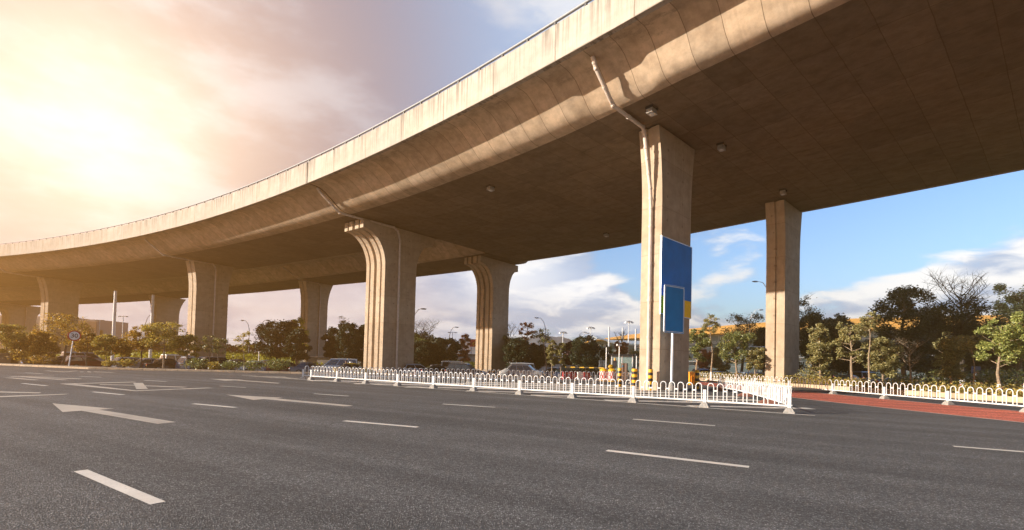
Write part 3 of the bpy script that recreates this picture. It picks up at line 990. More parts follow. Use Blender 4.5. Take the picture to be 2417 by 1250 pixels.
pb = at(1581, 922) + Vector((0.10, 0, 0))
root = empty('road_sign', pb, math.radians(34), 'plain deep blue rectangular sign on a white pole in front of the nearest pier', 'sign')
MB().tube([(0, 0, 0.45), (0.05, 0, 5.5)], 0.085, 12).build('pole', POLE_W, root, smooth='auto')
MB().lathe([(0.24, 0), (0.24, 0.1), (0.13, 0.55)], n=16).build('base', FOOT, root)
def rrect(w_, h_, r, n=5):
    out = []
    for cx, cy, a0 in ((w_ / 2 - r, h_ / 2 - r, 0), (-w_ / 2 + r, h_ / 2 - r, 90), (-w_ / 2 + r, -h_ / 2 + r, 180), (w_ / 2 - r, -h_ / 2 + r, 270)):
        out += [(cx + r * math.cos(math.radians(a0 + 90 * k / n)), cy + r * math.sin(math.radians(a0 + 90 * k / n))) for k in range(n + 1)]
    return out
def plate(name, outline, mat, parent, zc, y, th_=0.03, dx=0.0):
    n = len(outline)
    vs = [(a + dx, y, b + zc) for a, b in outline] + [(a + dx, y - th_, b + zc) for a, b in outline]
    return MB().add(vs, [tuple(range(n)), tuple(range(n, 2 * n))[::-1]] + [(i, i + n, (i + 1) % n + n, (i + 1) % n) for i in range(n)]).build(name, mat, parent)
def ringplate(name, o1, o2, mat, parent, zc, y, dx=0.0, th_=0.006):
    n = len(o1)
    vs = [(a + dx, y, b + zc) for a, b in o1] + [(a + dx, y, b + zc) for a, b in o2] + [(a + dx, y + th_, b + zc) for a, b in o1] + [(a + dx, y + th_, b + zc) for a, b in o2]
    f = []
    for i in range(n):
        j = (i + 1) % n
        f += [(i, i + n, j + n, j), (i + 2 * n, j + 2 * n, j + 3 * n, i + 3 * n), (i, j, j + 2 * n, i + 2 * n), (i + n, i + 3 * n, j + 3 * n, j + n)]
    return MB().add(vs, f).build(name, mat, parent)
pl = plate('panel', rrect(1.95, 3.0, 0.08), BLUE2, root, 5.22, -0.10, 0.04)
ringplate('border', rrect(1.86, 2.91, 0.09), rrect(1.79, 2.84, 0.07), WHITE, pl, 5.22, -0.147)
ringplate('rim', rrect(2.0, 3.05, 0.10), rrect(1.955, 3.005, 0.08), STEEL, pl, 5.22, -0.142, th_=0.045)

def text(name, body, size, mat, parent, loc, rot):
    c = bpy.data.curves.new(name, 'FONT')
    c.body = body
    c.size = size
    c.align_x = 'CENTER'
    c.align_y = 'CENTER'
    c.extrude = 0.004
    c.offset = 0.012 * size
    c.materials.append(mat)
    o = bpy.data.objects.new(name, c)
    COL.objects.link(o)
    o.parent = parent
    o.location = loc
    o.rotation_euler = rot
    bpy.context.view_layer.update()
    me = bpy.data.meshes.new_from_object(o.evaluated_get(bpy.context.evaluated_depsgraph_get()))
    m_ = bpy.data.objects.new(name, me)
    bpy.data.objects.remove(o)
    m_.name = name
    COL.objects.link(m_)
    m_.parent = parent
    m_.location = loc
    m_.rotation_euler = rot
    return m_
def circ(r, n=28):
    return [(r * math.cos(2 * math.pi * k / n), r * math.sin(2 * math.pi * k / n)) for k in range(n)]

sb = at(163, 863.5, 0.13)
root = empty('speed_limit_sign', sb, math.radians(57), 'round red-rimmed 30 speed limit sign on a slightly leaning pole', 'sign')
zc = 2.95
tilt = 0.28
MB().tube([(0, 0.05, 0), (tilt * 0.8, 0.05, 2.6), (tilt, 0.05, 3.3)], 0.05, 10).build('pole', POLE_W, root, smooth='auto')
d_ = plate('disc', circ(0.52), plain('sign_red', (0.42, 0.012, 0.01), 0.4), root, zc, 0.0, 0.02, tilt)
plate('white_face', circ(0.41), plain('sign_white', (0.75, 0.72, 0.68), 0.5), d_, zc, -0.021, 0.004, tilt)
text('numerals', '30', 0.56, BLACK, d_, (tilt, -0.030, zc - 0.01), (math.radians(90), 0, 0))

sm_, t_ = new_mat('bollard_stripes')
oz = t_.n('ShaderNodeSeparateXYZ', {0: t_.n('ShaderNodeTexCoord').outputs['Object']}).outputs[2]
st_ = t_.math('GREATER_THAN', t_.math('FRACT', t_.math('DIVIDE', t_.math('ADD', oz, 0.005), 0.386)), 0.5)
nz_ = t_.noise(t_.n('ShaderNodeTexCoord').outputs['Object'], 9.0, 4)
c_ = t_.mix(st_, (0.80, 0.42, 0.02), (0.016, 0.015, 0.018))
c_ = t_.mix(t_.math('MULTIPLY', t_.ramp(nz_, 0.5, 0.75), 0.4), c_, (0.12, 0.09, 0.06))
finish(t_, c_, 0.4)
for (bx, by), rr, lb in (((1462, 912), 0.14, 'striped bollard at the left end of the row, by the ticket machine'), ((1497, 916), 0.185, 'thickest striped bollard, touching the left edge of the nearest pier in view'),
                         ((1535, 921), 0.15, 'striped bollard beside the drainpipe of the nearest pier'), ((1573, 914), 0.125, 'striped bollard half hidden by the white sign pole'),
                         ((1612, 916), 0.145, 'striped bollard in front of the shaded pier face, right of the sign pole'), ((1645, 918), 0.14, 'striped bollard just right of the orange water barrier')):
    p = at(bx, by)
    hgt = 1.356
    o = MB().lathe([(rr * 0.96, 0.0), (rr, 0.01), (rr, hgt - 0.02), (rr * 0.9, hgt)], n=18).build('bollard', sm_, loc=p, smooth='auto')
    tag(o, lb, 'bollard', 'striped bollards round the nearest pier')

# orange water barrier beside the pier
p = at(1633, 908)
root = empty('water_barrier', p, 0.2, 'orange ribbed plastic water barrier right of the nearest pier', 'barrier')
wm = MB()
prof = [(0.26, 0.0), (0.26, 0.12), (0.2, 0.2), (0.2, 0.7), (0.15, 0.95), (0.15, 1.12)]
for i, (hy, z) in enumerate(prof):
    wm.v += [(-0.32, -hy, z), (0.32, -hy, z), (0.32, hy, z), (-0.32, hy, z)]
wm.f = [(3, 2, 1, 0)] + [(q * 4 + j, q * 4 + (j + 1) % 4, q * 4 + 4 + (j + 1) % 4, q * 4 + 4 + j) for q in range(5) for j in range(4)] + [(20, 21, 22, 23)]
OR = plain('orange_plastic', (0.80, 0.32, 0.03), 0.4)
wm.build('shell', OR, root)
for x in (-0.16, 0.02, 0.2):
    MB().box((x, -0.22, 0.2), (0.07, 0.07, 0.6), 0, 0.9).build('rib', OR, root)

# toll gate: booth, machine, barrier arm, barrels, lights, cameras
gb = at(1474, 896)
GY = gb.y
root = empty('gate_booth', gb, math.radians(-28), 'small glazed attendant booth with a dark flat roof', 'booth')
MB().box((0, 0, 0), (2.3, 2.3, 0.8)).build('plinth', STEEL, root)
gl = plain('booth_glass', (0.13, 0.19, 0.19), 0.08, spec=0.8)
MB().box((0, 0, 0.802), (2.24, 2.24, 1.75)).build('glazing', gl, root)
for sx in (-1, 0.0, 1):
    for sy in (-1, 1):
        MB().box((sx * 1.1, sy * 1.1, 0.80), (0.10, 0.10, 1.76)).build('post', STEEL, root)
for sx in (-1, 1):
    MB().box((sx * 1.1, 0, 0.80), (0.08, 0.08, 1.76)).build('post', STEEL, root)
MB().box((0, 0, 2.57), (3.1, 3.1, 0.12), 0, 1.04).build('roof', DARK, root)
def mid(px, py, Y, z0=None):
    return Vector((X(px, Y), Y, Zh(px, py, Y) if z0 is None else z0))
root = empty('ticket_machine', mid(1475, 0, GY - 2.5, 0), -0.5, 'brown upright ticket machine with a small blue disc, before the booth', 'machine')
MB().box((0, 0, 0), (0.58, 0.42, 1.75), 0, 0.97).build('cabinet', plain('machine_brown', (0.16, 0.10, 0.075), 0.45), root)
plate('screen', circ(0.09, 12), plain('screen_blue', (0.03, 0.18, 0.35), 0.3), root, 1.45, -0.213, 0.01, -0.1)
root = empty('gate_signal', mid(1452, 0, GY - 2.0, 0), -0.2, 'dark square gate signal with an orange beacon on a thin post', 'signal')
MB().tube([(0, 0, 0), (0, 0, 1.25)], 0.05, 8).build('post', DARK, root)
MB().box((0, 0, 1.25), (0.42, 0.18, 0.75)).build('housing', DARK, root)
MB().lathe([(0.1, 2.0), (0.1, 2.2), (0.06, 2.27)], n=12).build('beacon', OR, root, smooth='auto')
plate('lens', [(-0.15, -0.15), (0.15, -0.15), (0.15, 0.15), (-0.15, 0.15)], plain('signal_lens', (0.05, 0.05, 0.06), 0.2), root, 1.62, -0.092, 0.01)
A0, A1 = mid(1437, 868.5, GY - 1.5), mid(1336, 866.0, GY + 1.5)
root = empty('barrier_arm', (A0.x, A0.y, 0), 0, 'long black and yellow lifting arm across the car park entrance', 'barrier')
va = A1 - A0
pm_, t2 = new_mat('arm_stripes')
ox = t2.n('ShaderNodeSeparateXYZ', {0: t2.n('ShaderNodeTexCoord').outputs['Object']}).outputs[0]
s2 = t2.math('GREATER_THAN', t2.math('FRACT', t2.math('DIVIDE', ox, 0.9)), 0.5)
finish(t2, t2.mix(s2, (0.60, 0.36, 0.03), (0.05, 0.035, 0.02)), 0.5)
MB().tube([(0, 0, A0.z), (va.x, va.y, A1.z)], 0.06, 8).build('arm', pm_, root)
MB().box((0.3, 0, 0), (0.5, 0.4, 1.15)).build('cabinet', plain('gate_yellow', (0.45, 0.28, 0.02), 0.5), root)
MB().ellipsoid((0.3, 0, 1.35), (0.34, 0.2, 0.24), 12, 8).build('counterweight', plain('gate_yellow_dark', (0.42, 0.26, 0.02), 0.5), root, smooth=True)
bm2, t3_ = new_mat('barrel_checks')
ob = t3_.n('ShaderNodeTexCoord').outputs['Object']
sp = t3_.n('ShaderNodeSeparateXYZ', {0: ob})
ang_ = t3_.math('ARCTAN2', sp.outputs[1], sp.outputs[0])
ck = t3_.math('ABSOLUTE', t3_.math('SUBTRACT', t3_.math('GREATER_THAN', t3_.math('FRACT', t3_.math('MULTIPLY', ang_, 1.59)), 0.5), t3_.math('GREATER_THAN', t3_.math('FRACT', t3_.math('MULTIPLY', sp.outputs[2], 1.8)), 0.5)))
finish(t3_, t3_.mix(ck, (0.72, 0.70, 0.68), (0.58, 0.035, 0.03)), 0.45)
for q, (bx, lb) in enumerate(((1426, 'red and white checked barrel with a yellow lid, left of the pair'), (1446, 'red and white checked barrel with a yellow lid, next to the gate signal'))):
    root = empty('traffic_barrel', mid(bx, 0, GY - 5 - q * 0.8, 0), 0.4, lb, 'barrel', 'checked barrels at the gate')
    MB().lathe([(0.40, 0), (0.40, 0.9), (0.36, 0.95)], n=18).build('drum', bm2, root, smooth='auto')
    MB().lathe([(0.38, 0.951), (0.38, 1.08), (0.2, 1.2)], n=18).build('lid', YEL_B, root, smooth='auto')
    MB().lathe([(0.43, -0.0), (0.43, 0.08)], n=18).build('base_ring', YEL_B, root)
root = empty('notice_board', mid(1422, 0, GY + 1, 0), 0.3, 'grey back of a small notice board left of the booth', 'sign')
MB().box((0, 0, 1.15), (0.72, 0.04, 0.85)).build('board', plain('board_grey', (0.30, 0.31, 0.34), 0.5), root)
MB().tube([(0, -0.04, 0), (0, -0.04, 1.9)], 0.035, 8).build('post', DARK, root)
MB().box((0, -0.035, 1.3), (0.6, 0.03, 0.04)).box((0, -0.035, 1.8), (0.6, 0.03, 0.04)).build('stiffener', DARK, root)
for bx, top, lb, camy in ((1431.5, 819, 'slim white camera pole left of the booth', 0), (1462, 816, 'white camera pole with a boxy white camera in front of the booth', 1), (1503, 839, 'short white camera pole touching the nearest pier in view', 0)):
    Y_ = GY - 3
    root = empty('camera_pole', mid(bx, 0, Y_, 0), 0.4, lb, 'pole', 'camera poles at the gate')
    zt_ = Zh(bx, top, Y_)
    MB().tube([(0, 0, 0), (0, 0, zt_)], 0.048, 8).build('pole', POLE_W, root)
    MB().box((-0.05, 0, zt_), (0.5 if camy else 0.2, 0.18, 0.18)).build('camera', POLE_W if camy else DARK, root)

for q, (bx, c_, lb) in enumerate(((1337, RED, 'dark red water filled barrier left end of the low row'), (1353, RED, 'red water filled barrier beside the brownish one'), (1371, WHITE_P, 'white water filled barrier in the low row'), (1386, RED, 'bright red water filled barrier at the right of the low row'))):
    Y_ = 47.5
    root = empty('water_barrier', mid(bx, 0, Y_, 0), 0.3, lb, 'barrier', 'low barriers behind the railing')
    MB().box((0, 0, 0), (0.70, 0.45, 0.78), 0, 0.9, 0.6).build('shell', c_, root)
    MB().box((0, 0, 0.78), (0.2, 0.15, 0.07)).build('filler_cap', BLACK, root)
# red and white marker post behind the railing
root = empty('marker_post', at(979, 893.5), 0.2, 'short red and white marker post on a black base between the railings', 'post')
mk, t4 = new_mat('marker_stripes')
o4 = t4.n('ShaderNodeSeparateXYZ', {0: t4.n('ShaderNodeTexCoord').outputs['Object']})
finish(t4, t4.mix(t4.math('GREATER_THAN', t4.math('FRACT', t4.math('MULTIPLY', t4.math('ADD', o4.outputs[2], o4.outputs[0]), 5.0)), 0.5), (0.7, 0.68, 0.66), (0.55, 0.05, 0.06)), 0.5)
MB().lathe([(0.075, 0.1), (0.075, 0.72), (0.05, 0.75)], n=12).build('post', mk, root, smooth='auto')
MB().lathe([(0.2, 0.0), (0.2, 0.05), (0.08, 0.11)], n=12).build('base', BLACK, root)

# concrete planter block at the left edge
root = empty('concrete_planter', Vector((X(-8, 51.0), 51.0, 0.12)), math.radians(18), 'pale tapered concrete block with a cap at the left edge of the kerb', 'planter')
MB().box((0, 0, 0), (3.1, 1.3, 0.95), 0, 1.06).build('body', KERB, root)
MB().box((0, 0, 0.952), (3.6, 1.7, 0.10)).build('cap', KERB, root)

# P sign among the trees
root = empty('parking_sign', mid(2303, 0, 47, 0.3), 0.1, 'dark blue parking sign with a ringed letter P between trunks', 'sign')
pz = Zh(2303, 880, 47) - 0.3
MB().tube([(0, 0, 0), (0, 0, pz + 0.6)], 0.05, 8).build('pole', STEEL, root)
pp = plate('panel', rrect(0.95, 1.3, 0.06), plain('parking_blue', (0.012, 0.018, 0.055), 0.4), root, pz, -0.06, 0.03)
ringplate('ring', circ(0.34, 20), circ(0.27, 20), plain('ring_orange', (0.42, 0.13, 0.06), 0.5), pp, pz - 0.22, -0.1)
text('letter', 'P', 0.5, WHITE_P, pp, (0, -0.098, pz - 0.22), (math.radians(90), 0, 0))

# ------------------------------------------------------------------ street lamps and masts
def lamp(px, Y, top, style, side, label, group='street lamps', base=-0.45):
    x = X(px, Y)
    H = Zh(px, top, Y) - base
    root = empty('street_lamp', (x, Y, base), 0, label, 'lamp', group)
    if style == 'arm':
        MB().tube([(0, 0, 0), (0, 0, H * 0.8), (side * 0.12 * H * 0.3, 0, H * 0.93), (side * 0.09 * H, 0, H), (side * 0.14 * H, 0, H * 1.01)], [0.11, 0.08, 0.06, 0.05, 0.04], 8).build('pole', POLE_W, root, smooth='auto')
        MB().ellipsoid((side * 0.165 * H, 0, H * 1.008), (0.5, 0.22, 0.12), 10, 6).build('lamp_head', STEEL, root, smooth=True)
    elif style == 'disc':
        MB().tube([(0, 0, 0), (0, 0, H)], [0.2, 0.12], 8).build('pole', POLE_W, root, smooth='auto')
        MB().lathe([(1.0, H), (1.05, H + 0.12), (0.3, H + 0.3)], n=14).build('lamp_ring', STEEL, root)
        for k in range(5):
            a_ = 2 * math.pi * k / 5
            MB().box((1.0 * math.cos(a_), 1.0 * math.sin(a_), H - 0.35), (0.5, 0.35, 0.3), a_).build('lamp_head', STEEL, root)
    elif style == 'mast':
        MB().tube([(0, 0, 0), (0, 0, H)], [0.3, 0.2], 10).build('pole', POLE_W, root, smooth='auto')
        MB().box((0, 0, H), (1.2, 0.4, 0.3)).build('lamp_head', STEEL, root)
    else:
        MB().tube([(0, 0, 0), (0, 0, H)], [0.1, 0.06], 8).build('pole', POLE_W, root, smooth='auto')
        MB().tube([(-0.7, 0, H), (0.7, 0, H)], 0.05, 6).build('crossbar', POLE_W, root)
        for q in (-1, 1):
            MB().ellipsoid((q * 0.8, 0, H - 0.03), (0.35, 0.16, 0.1), 8, 6).build('lamp_head', STEEL, root, smooth=True)
    return root

lamp(587, 110, 757, 'arm', -1, 'street lamp with its arm reaching left, nearer the pier of the pair')
lamp(612, 96, 756, 'arm', 1, 'street lamp with its arm reaching right above the dark round tree')
lamp(603, 112, 790, 'tee', 1, 'short twin lamp between the two curved street lamps')
lamp(341, 120, 743, 'arm', 1, 'street lamp curving right beside the shaded pier')
lamp(288, 105, 746, 'tee', 1, 'twin headed lamp right of the tall white mast')
lamp(233, 120, 755, 'tee', 1, 'thin twin lamp beside the grey building')
lamp(1060, 105, 772, 'arm', 1, 'taller street lamp above the hill, left of the russet tree')
lamp(1067, 112, 784, 'tee', 1, 'shorter white lamp just left of the russet tree')
lamp(1287, 92, 751, 'arm', -1, 'tall white street lamp behind the leaning sapling')
lamp(1252, 95, 815, 'arm', 1, 'low white lamp below the russet leaved tree')
lamp(1328, 140, 784, 'disc', 1, 'small floodlight mast in the middle of the sky gap')
lamp(1364, 110, 784, 'arm', 1, 'curved lamp reaching right in front of the terminal canopy')
lamp(1371, 112, 786, 'arm', 1, 'curved lamp with a long arm under the floodlight mast')
lamp(1393, 135, 773, 'disc', 1, 'floodlight mast rising behind the dark round tree by the gate')
lamp(1483, 130, 759, 'disc', 1, 'tallest floodlight mast, nearest the tall blue boards')
lamp(1768, 85, 731, 'arm', 1, 'street lamp reaching right over the orange roof')
lamp(972, 75, 729, 'arm', 1, 'street lamp head poking out right of the ribbed sunlit pier')
lamp(1820, 72, 666, 'arm', -1, 'street lamp head poking out left of the pier behind shrubs')
lamp(1787, 66, 818, 'tee', 1, 'grey lamp post among trees left of the second right hand pier')
lamp(1986, 70, 842, 'tee', 1, 'white lamp post glimpsed between olive trees on the right')
lamp(2236, 66, 800, 'tee', 1, 'white lamp post in the dark evergreens on the right')
for px, Y, t, lb in ((272, 95, 640, 'tall white mast standing in the gap left of the shaded pier'), (361, 100, 640, 'tall white mast along the left edge of the shaded pier')):
    root = empty('mast', (X(px - 5, Y), Y, -0.45), 0, lb, 'mast', 'tall white masts')
    MB().tube([(0, 0, 0), (0, 0, 14)], [0.30, 0.24], 12).build('pole', POLE_W, root, smooth='auto')
    MB().lathe([(0.5, 0), (0.5, 0.08), (0.31, 0.3)], n=12).build('base', STEEL, root)

# ------------------------------------------------------------------ far buildings
TY = 150.0
def tp(px, py, Y=TY):
    return (X(px, Y), Y, Zh(px, py, Y))
root = empty('terminal_building', (X(1900, TY), TY, -0.45), 0, 'long terminal building with a sloping orange roof and glass front, behind the right trees', 'building')
IV = Matrix.Translation(root.location).inverted()
def tpart(o):
    o.parent = root
    o.matrix_parent_inverse = IV
    return o
topl = [(1395, 803), (1500, 786), (1625, 773.5), (1810, 757), (2060, 746), (2420, 737), (2560, 733)]
botl = [(1395, 806), (1500, 801), (1625, 793), (1810, 785), (2060, 780), (2420, 775), (2560, 773)]
rm = MB()
for (a, b), (c, d) in zip(topl, botl):
    p0, p1 = tp(a, b), tp(c, d)
    rm.v += [(p1[0], TY - 2, p1[2]), (p1[0], TY - 2.6, p1[2] + 0.35), (p0[0], TY + 7, p0[2]), (p0[0] + 6, TY + 60, p0[2] + 1.0), (p0[0], TY + 60, p1[2])]
n = len(topl)
rm.f = [(i * 5 + k, i * 5 + k + 5, i * 5 + (k + 1) % 5 + 5, i * 5 + (k + 1) % 5) for i in range(n - 1) for k in range(5)] + [(0, 1, 2, 3, 4)]
tpart(rm.build('roof', plain('orange_roof', (0.85, 0.42, 0.07), 0.6, var=0.10, scale=0.2)))
fm, t5 = new_mat('curtain_wall')
o5 = t5.n('ShaderNodeTexCoord').outputs['Object']
b5 = t5.n('ShaderNodeTexBrick', {'Vector': t5.n('ShaderNodeVectorMath', {0: t5.n('ShaderNodeVectorRotate', {'Vector': o5, 'Angle': math.radians(90)}, rotation_type='X_AXIS').outputs[0], 1: (1, 1, 1)}, operation='MULTIPLY').outputs[0],
            'Color1': (0.16, 0.24, 0.25, 1), 'Color2': (0.30, 0.40, 0.40, 1), 'Mortar': (0.62, 0.62, 0.6, 1), 'Scale': 1.0, 'Mortar Size': 0.10, 'Brick Width': 3.2, 'Row Height': 1.9})
b5.offset = 0.0
finish(t5, b5.outputs[0], 0.2)
wl = MB()
for c, d in botl:
    p1 = tp(c, d)
    wl.v += [(p1[0], TY + 1, -0.45), (p1[0], TY + 1, p1[2])]
wl.f = [(2 * i, 2 * i + 2, 2 * i + 3, 2 * i + 1) for i in range(n - 1)]
tpart(wl.build('facade', fm))
for (y0, hh) in ((-5.2, 0.35), (-2.6, 0.3), (-8.0, 0.3)):
    bd = MB()
    for c, d in botl[1:]:
        p1 = tp(c, d)
        bd.v += [(p1[0], TY + 0.5, p1[2] + y0), (p1[0], TY + 0.5, p1[2] + y0 + hh), (p1[0], TY + 0.98, p1[2] + y0 + hh), (p1[0], TY + 0.98, p1[2] + y0)]
    bd.f = [(i * 4 + k, i * 4 + 4 + k, i * 4 + 4 + (k + 1) % 4, i * 4 + (k + 1) % 4) for i in range(n - 2) for k in range(4)]
    tpart(bd.build('floor_band', WHITE_P))
CYD = 128.0
cn = MB()
prof = [(1393, 806), (1403, 799), (1415, 800), (1430, 806), (1445, 810), (1470, 811), (1540, 813)]
for (a, b) in prof:
    p = tp(a, b, CYD)
    cn.v += [(p[0], CYD - 4, p[2]), (p[0], CYD - 4, p[2] - 0.35), (p[0] + 2, CYD + 14, p[2] + 1.6), (p[0] + 2, CYD + 14, p[2] + 1.2)]
for i in range(len(prof) - 1):
    o_ = i * 4
    cn.f += [(o_, o_ + 4, o_ + 6, o_ + 2), (o_ + 1, o_ + 3, o_ + 7, o_ + 5), (o_, o_ + 1, o_ + 5, o_ + 4), (o_ + 2, o_ + 6, o_ + 7, o_ + 3)]
tpart(cn.build('canopy', plain('canopy_silver', (0.50, 0.55, 0.55), 0.35, 0.3), smooth='auto'))
for px, t in ((1437, 771), (1469, 773), (1500, 776)):
    a_, b_ = tp(px, t, 120), tp(px, 822, 120)
    mo = tpart(MB().tube([(a_[0], 120, -0.45), a_], [0.24, 0.19], 10).build('mast', POLE_W, smooth='auto'))
    c_ = tp(px - 12, 803, 124)
    ca = MB().tube([(a_[0], a_[1], a_[2] - 0.3), c_], 0.05, 4).build('cable', STEEL, mo)
    ca.matrix_parent_inverse = IV

lb_ = empty('grey_building', (X(90, 200), 200, -0.45), 0, 'long low grey building behind the golden trees on the left', 'building')
hb = Zh(150, 752, 200) + 0.45
xl, xr = X(-160, 200), X(228, 200)
gy = plain('grey_render', (0.33, 0.27, 0.235), 0.8, var=0.08, scale=0.15)
MB().box(((xl + xr) / 2 - lb_.location.x, 8, 0), (xr - xl, 16, hb)).build('wall', gy, lb_)
MB().box((xr - lb_.location.x - 4.2, -0.06, hb * 0.25), (7.4, 0.1, hb * 0.7)).build('cladding_panel', plain('brown_cladding', (0.22, 0.12, 0.07), 0.8), lb_)
MB().box(((xl + xr) / 2 - lb_.location.x - 6, 7, hb), (xr - xl - 16, 11, 0.9)).build('roof_plant', gy, lb_)
for k in range(7):
    f_ = MB().box((xr - lb_.location.x - 14 - k * 7, -0.05, hb * 0.55), (4.2, 0.08, 1.6)).build('window', GLASS, lb_)
    MB().box((xr - lb_.location.x - 14 - k * 7, -0.10, hb * 0.55 - 0.15), (4.5, 0.2, 0.12)).build('sill', gy, f_)
root = empty('billboard', mid(237, 0, 150, -0.45), 0, 'small ochre billboard on two legs beside the grey building', 'board')
zq = Zh(237, 790, 150)
MB().box((0, 0, zq), (1.1, 0.3, 1.9)).build('panel', plain('ochre', (0.40, 0.24, 0.06), 0.6), root)
for q in (-0.4, 0.4):
    MB().box((q, 0, 0), (0.2, 0.2, zq)).build('leg', POLE_W, root)
# red hoarding with a golden swoosh, and the low sheds below it
root = empty('hoarding', mid(1122, 0, 120, -0.45), 0, 'red hoarding with a golden swirl, left edge of the half-shaded ribbed pier', 'hoarding')
z0, z1 = Zh(1115, 818, 120) + 0.45, Zh(1115, 800, 120) + 0.45
MB().box((0.4, 0, z0), (3.6, 0.3, z1 - z0)).build('panel', plain('hoarding_red', (0.50, 0.035, 0.03), 0.5), root)
sw = [(0.62 * math.cos(a), -0.2, (z0 + z1) / 2 - 0.1 + 0.36 * math.sin(a) + 0.16 * math.cos(a)) for a in [math.radians(40 + 280 * k / 14) for k in range(15)]]
MB().tube(sw, [0.02 + 0.09 * math.sin(math.pi * k / 14) for k in range(15)], 6).build('swirl', plain('gold', (0.75, 0.45, 0.04), 0.5), root)
MB().box((-1, 0, 0), (0.25, 0.25, z0)).build('leg', STEEL, root)
MB().box((1.4, 0, 0), (0.25, 0.25, z0)).build('leg', STEEL, root)
for px, Y, w_, h_, c_, lb in ((1085, 118, 9, 3.4, (0.45, 0.44, 0.43), 'low grey shed behind the russet tree'), (1270, 125, 12, 4.6, (0.46, 0.46, 0.46), 'pale shed glimpsed under the russet topped tree'), (790, 102, 14, 2.0, (0.28, 0.27, 0.26), 'low grey garden wall behind the dark trees')):
    root = empty('shed', mid(px, 0, Y, -0.45), 0, lb, 'shed')
    MB().box((0, 0, 0), (w_, 5, h_)).build('wall', plain('shed_wall', c_, 0.8), root)
    MB().box((0, 0, h_), (w_ + 0.6, 5.6, 0.25)).build('roof', plain('shed_roof', (0.10, 0.09, 0.09), 0.7), root)

# hills on the skyline
hm = MB()
hp_ = [(940, 843), (1010, 838), (1050, 825), (1065, 812), (1080, 805), (1110, 803), (1150, 800), (1200, 806), (1250, 798), (1290, 793), (1330, 799), (1380, 812), (1440, 828), (1520, 845)]
HY = 1500
hp_ = [(a, float(np.interp(a, [p[0] for p in hp_], [p[1] for p in hp_])) - 1.6 * math.sin(a * 0.11) - 0.9 * math.sin(a * 0.31)) for a in range(940, 1522, 6)]
for i, (a, b) in enumerate(hp_):
    hm.v += [(X(a, HY), HY - 260, -0.5), (X(a, HY), HY, Zh(a, b, HY) + 3), (X(a, HY), HY + 400, -0.5)]
hm.f = [f for i in range(len(hp_) - 1) for f in ((3 * i, 3 * i + 3, 3 * i + 4, 3 * i + 1), (3 * i + 1, 3 * i + 4, 3 * i + 5, 3 * i + 2))]
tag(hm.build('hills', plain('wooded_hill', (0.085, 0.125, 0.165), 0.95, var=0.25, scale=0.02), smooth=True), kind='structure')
# grassy bank beyond the car park
bk = MB()
bx_ = [-150, -110, -78, -66, -50, -36, -22, -12, -4]
bt_ = [1.0, 1.3, 1.7, 1.9, 1.9, 1.7, 1.3, 1.2, 0.4]
for x, z in zip(bx_, bt_):
    bk.v += [(x, 99, -0.47), (x, 106, z * 0.7), (x, 112, z), (x, 135, -0.47)]
bk.f = [(i * 4 + k, i * 4 + 4 + k, i * 4 + 5 + k, i * 4 + 1 + k) for i in range(len(bx_) - 1) for k in range(3)]
tag(bk.build('bank', plain('bank_turf', (0.16, 0.17, 0.03), 0.95, var=0.35, scale=0.6), smooth=True), kind='structure')

# ------------------------------------------------------------------ trees and plants
def leaves_obj(name, pts, size, mat, parent=None, flat=0.35, aspect=0.55):
    """one small folded leaf face (or leaf spray) per point, all in one crown mesh"""
    pts = np.asarray(pts, dtype=np.float32)
    n = len(pts)
    d = RNG.normal(size=(n, 3))
    d[:, 2] = d[:, 2] * flat - 0.25
    d /= np.linalg.norm(d, axis=1)[:, None]
    q = RNG.normal(size=(n, 3))
    s = np.cross(d, q)
    s /= np.linalg.norm(s, axis=1)[:, None] + 1e-9
    nn = np.cross(d, s)
    L = size * RNG.uniform(0.6, 1.35, n)[:, None]
    a = pts - d * L * 0.5
    b = pts + s * L * aspect * 0.5 + nn * L * 0.10
    c = pts + d * L * 0.5
    e = pts - s * L * aspect * 0.5 + nn * L * 0.10
    v = np.stack([a, b, c, e], 1).reshape(-1, 3)
    me = bpy.data.meshes.new(name)
    me.vertices.add(4 * n)
    me.vertices.foreach_set('co', v.ravel().astype(np.float32))
    me.loops.add(4 * n)
    me.loops.foreach_set('vertex_index', np.arange(4 * n, dtype=np.int32))
    me.polygons.add(n)
    me.polygons.foreach_set('loop_start', np.arange(0, 4 * n, 4, dtype=np.int32))
    me.polygons.foreach_set('loop_total', np.full(n, 4, dtype=np.int32))
    me.update(calc_edges=True)
    me.materials.append(mat)
    o = bpy.data.objects.new(name, me)
    COL.objects.link(o)
    o.parent = parent
    return o


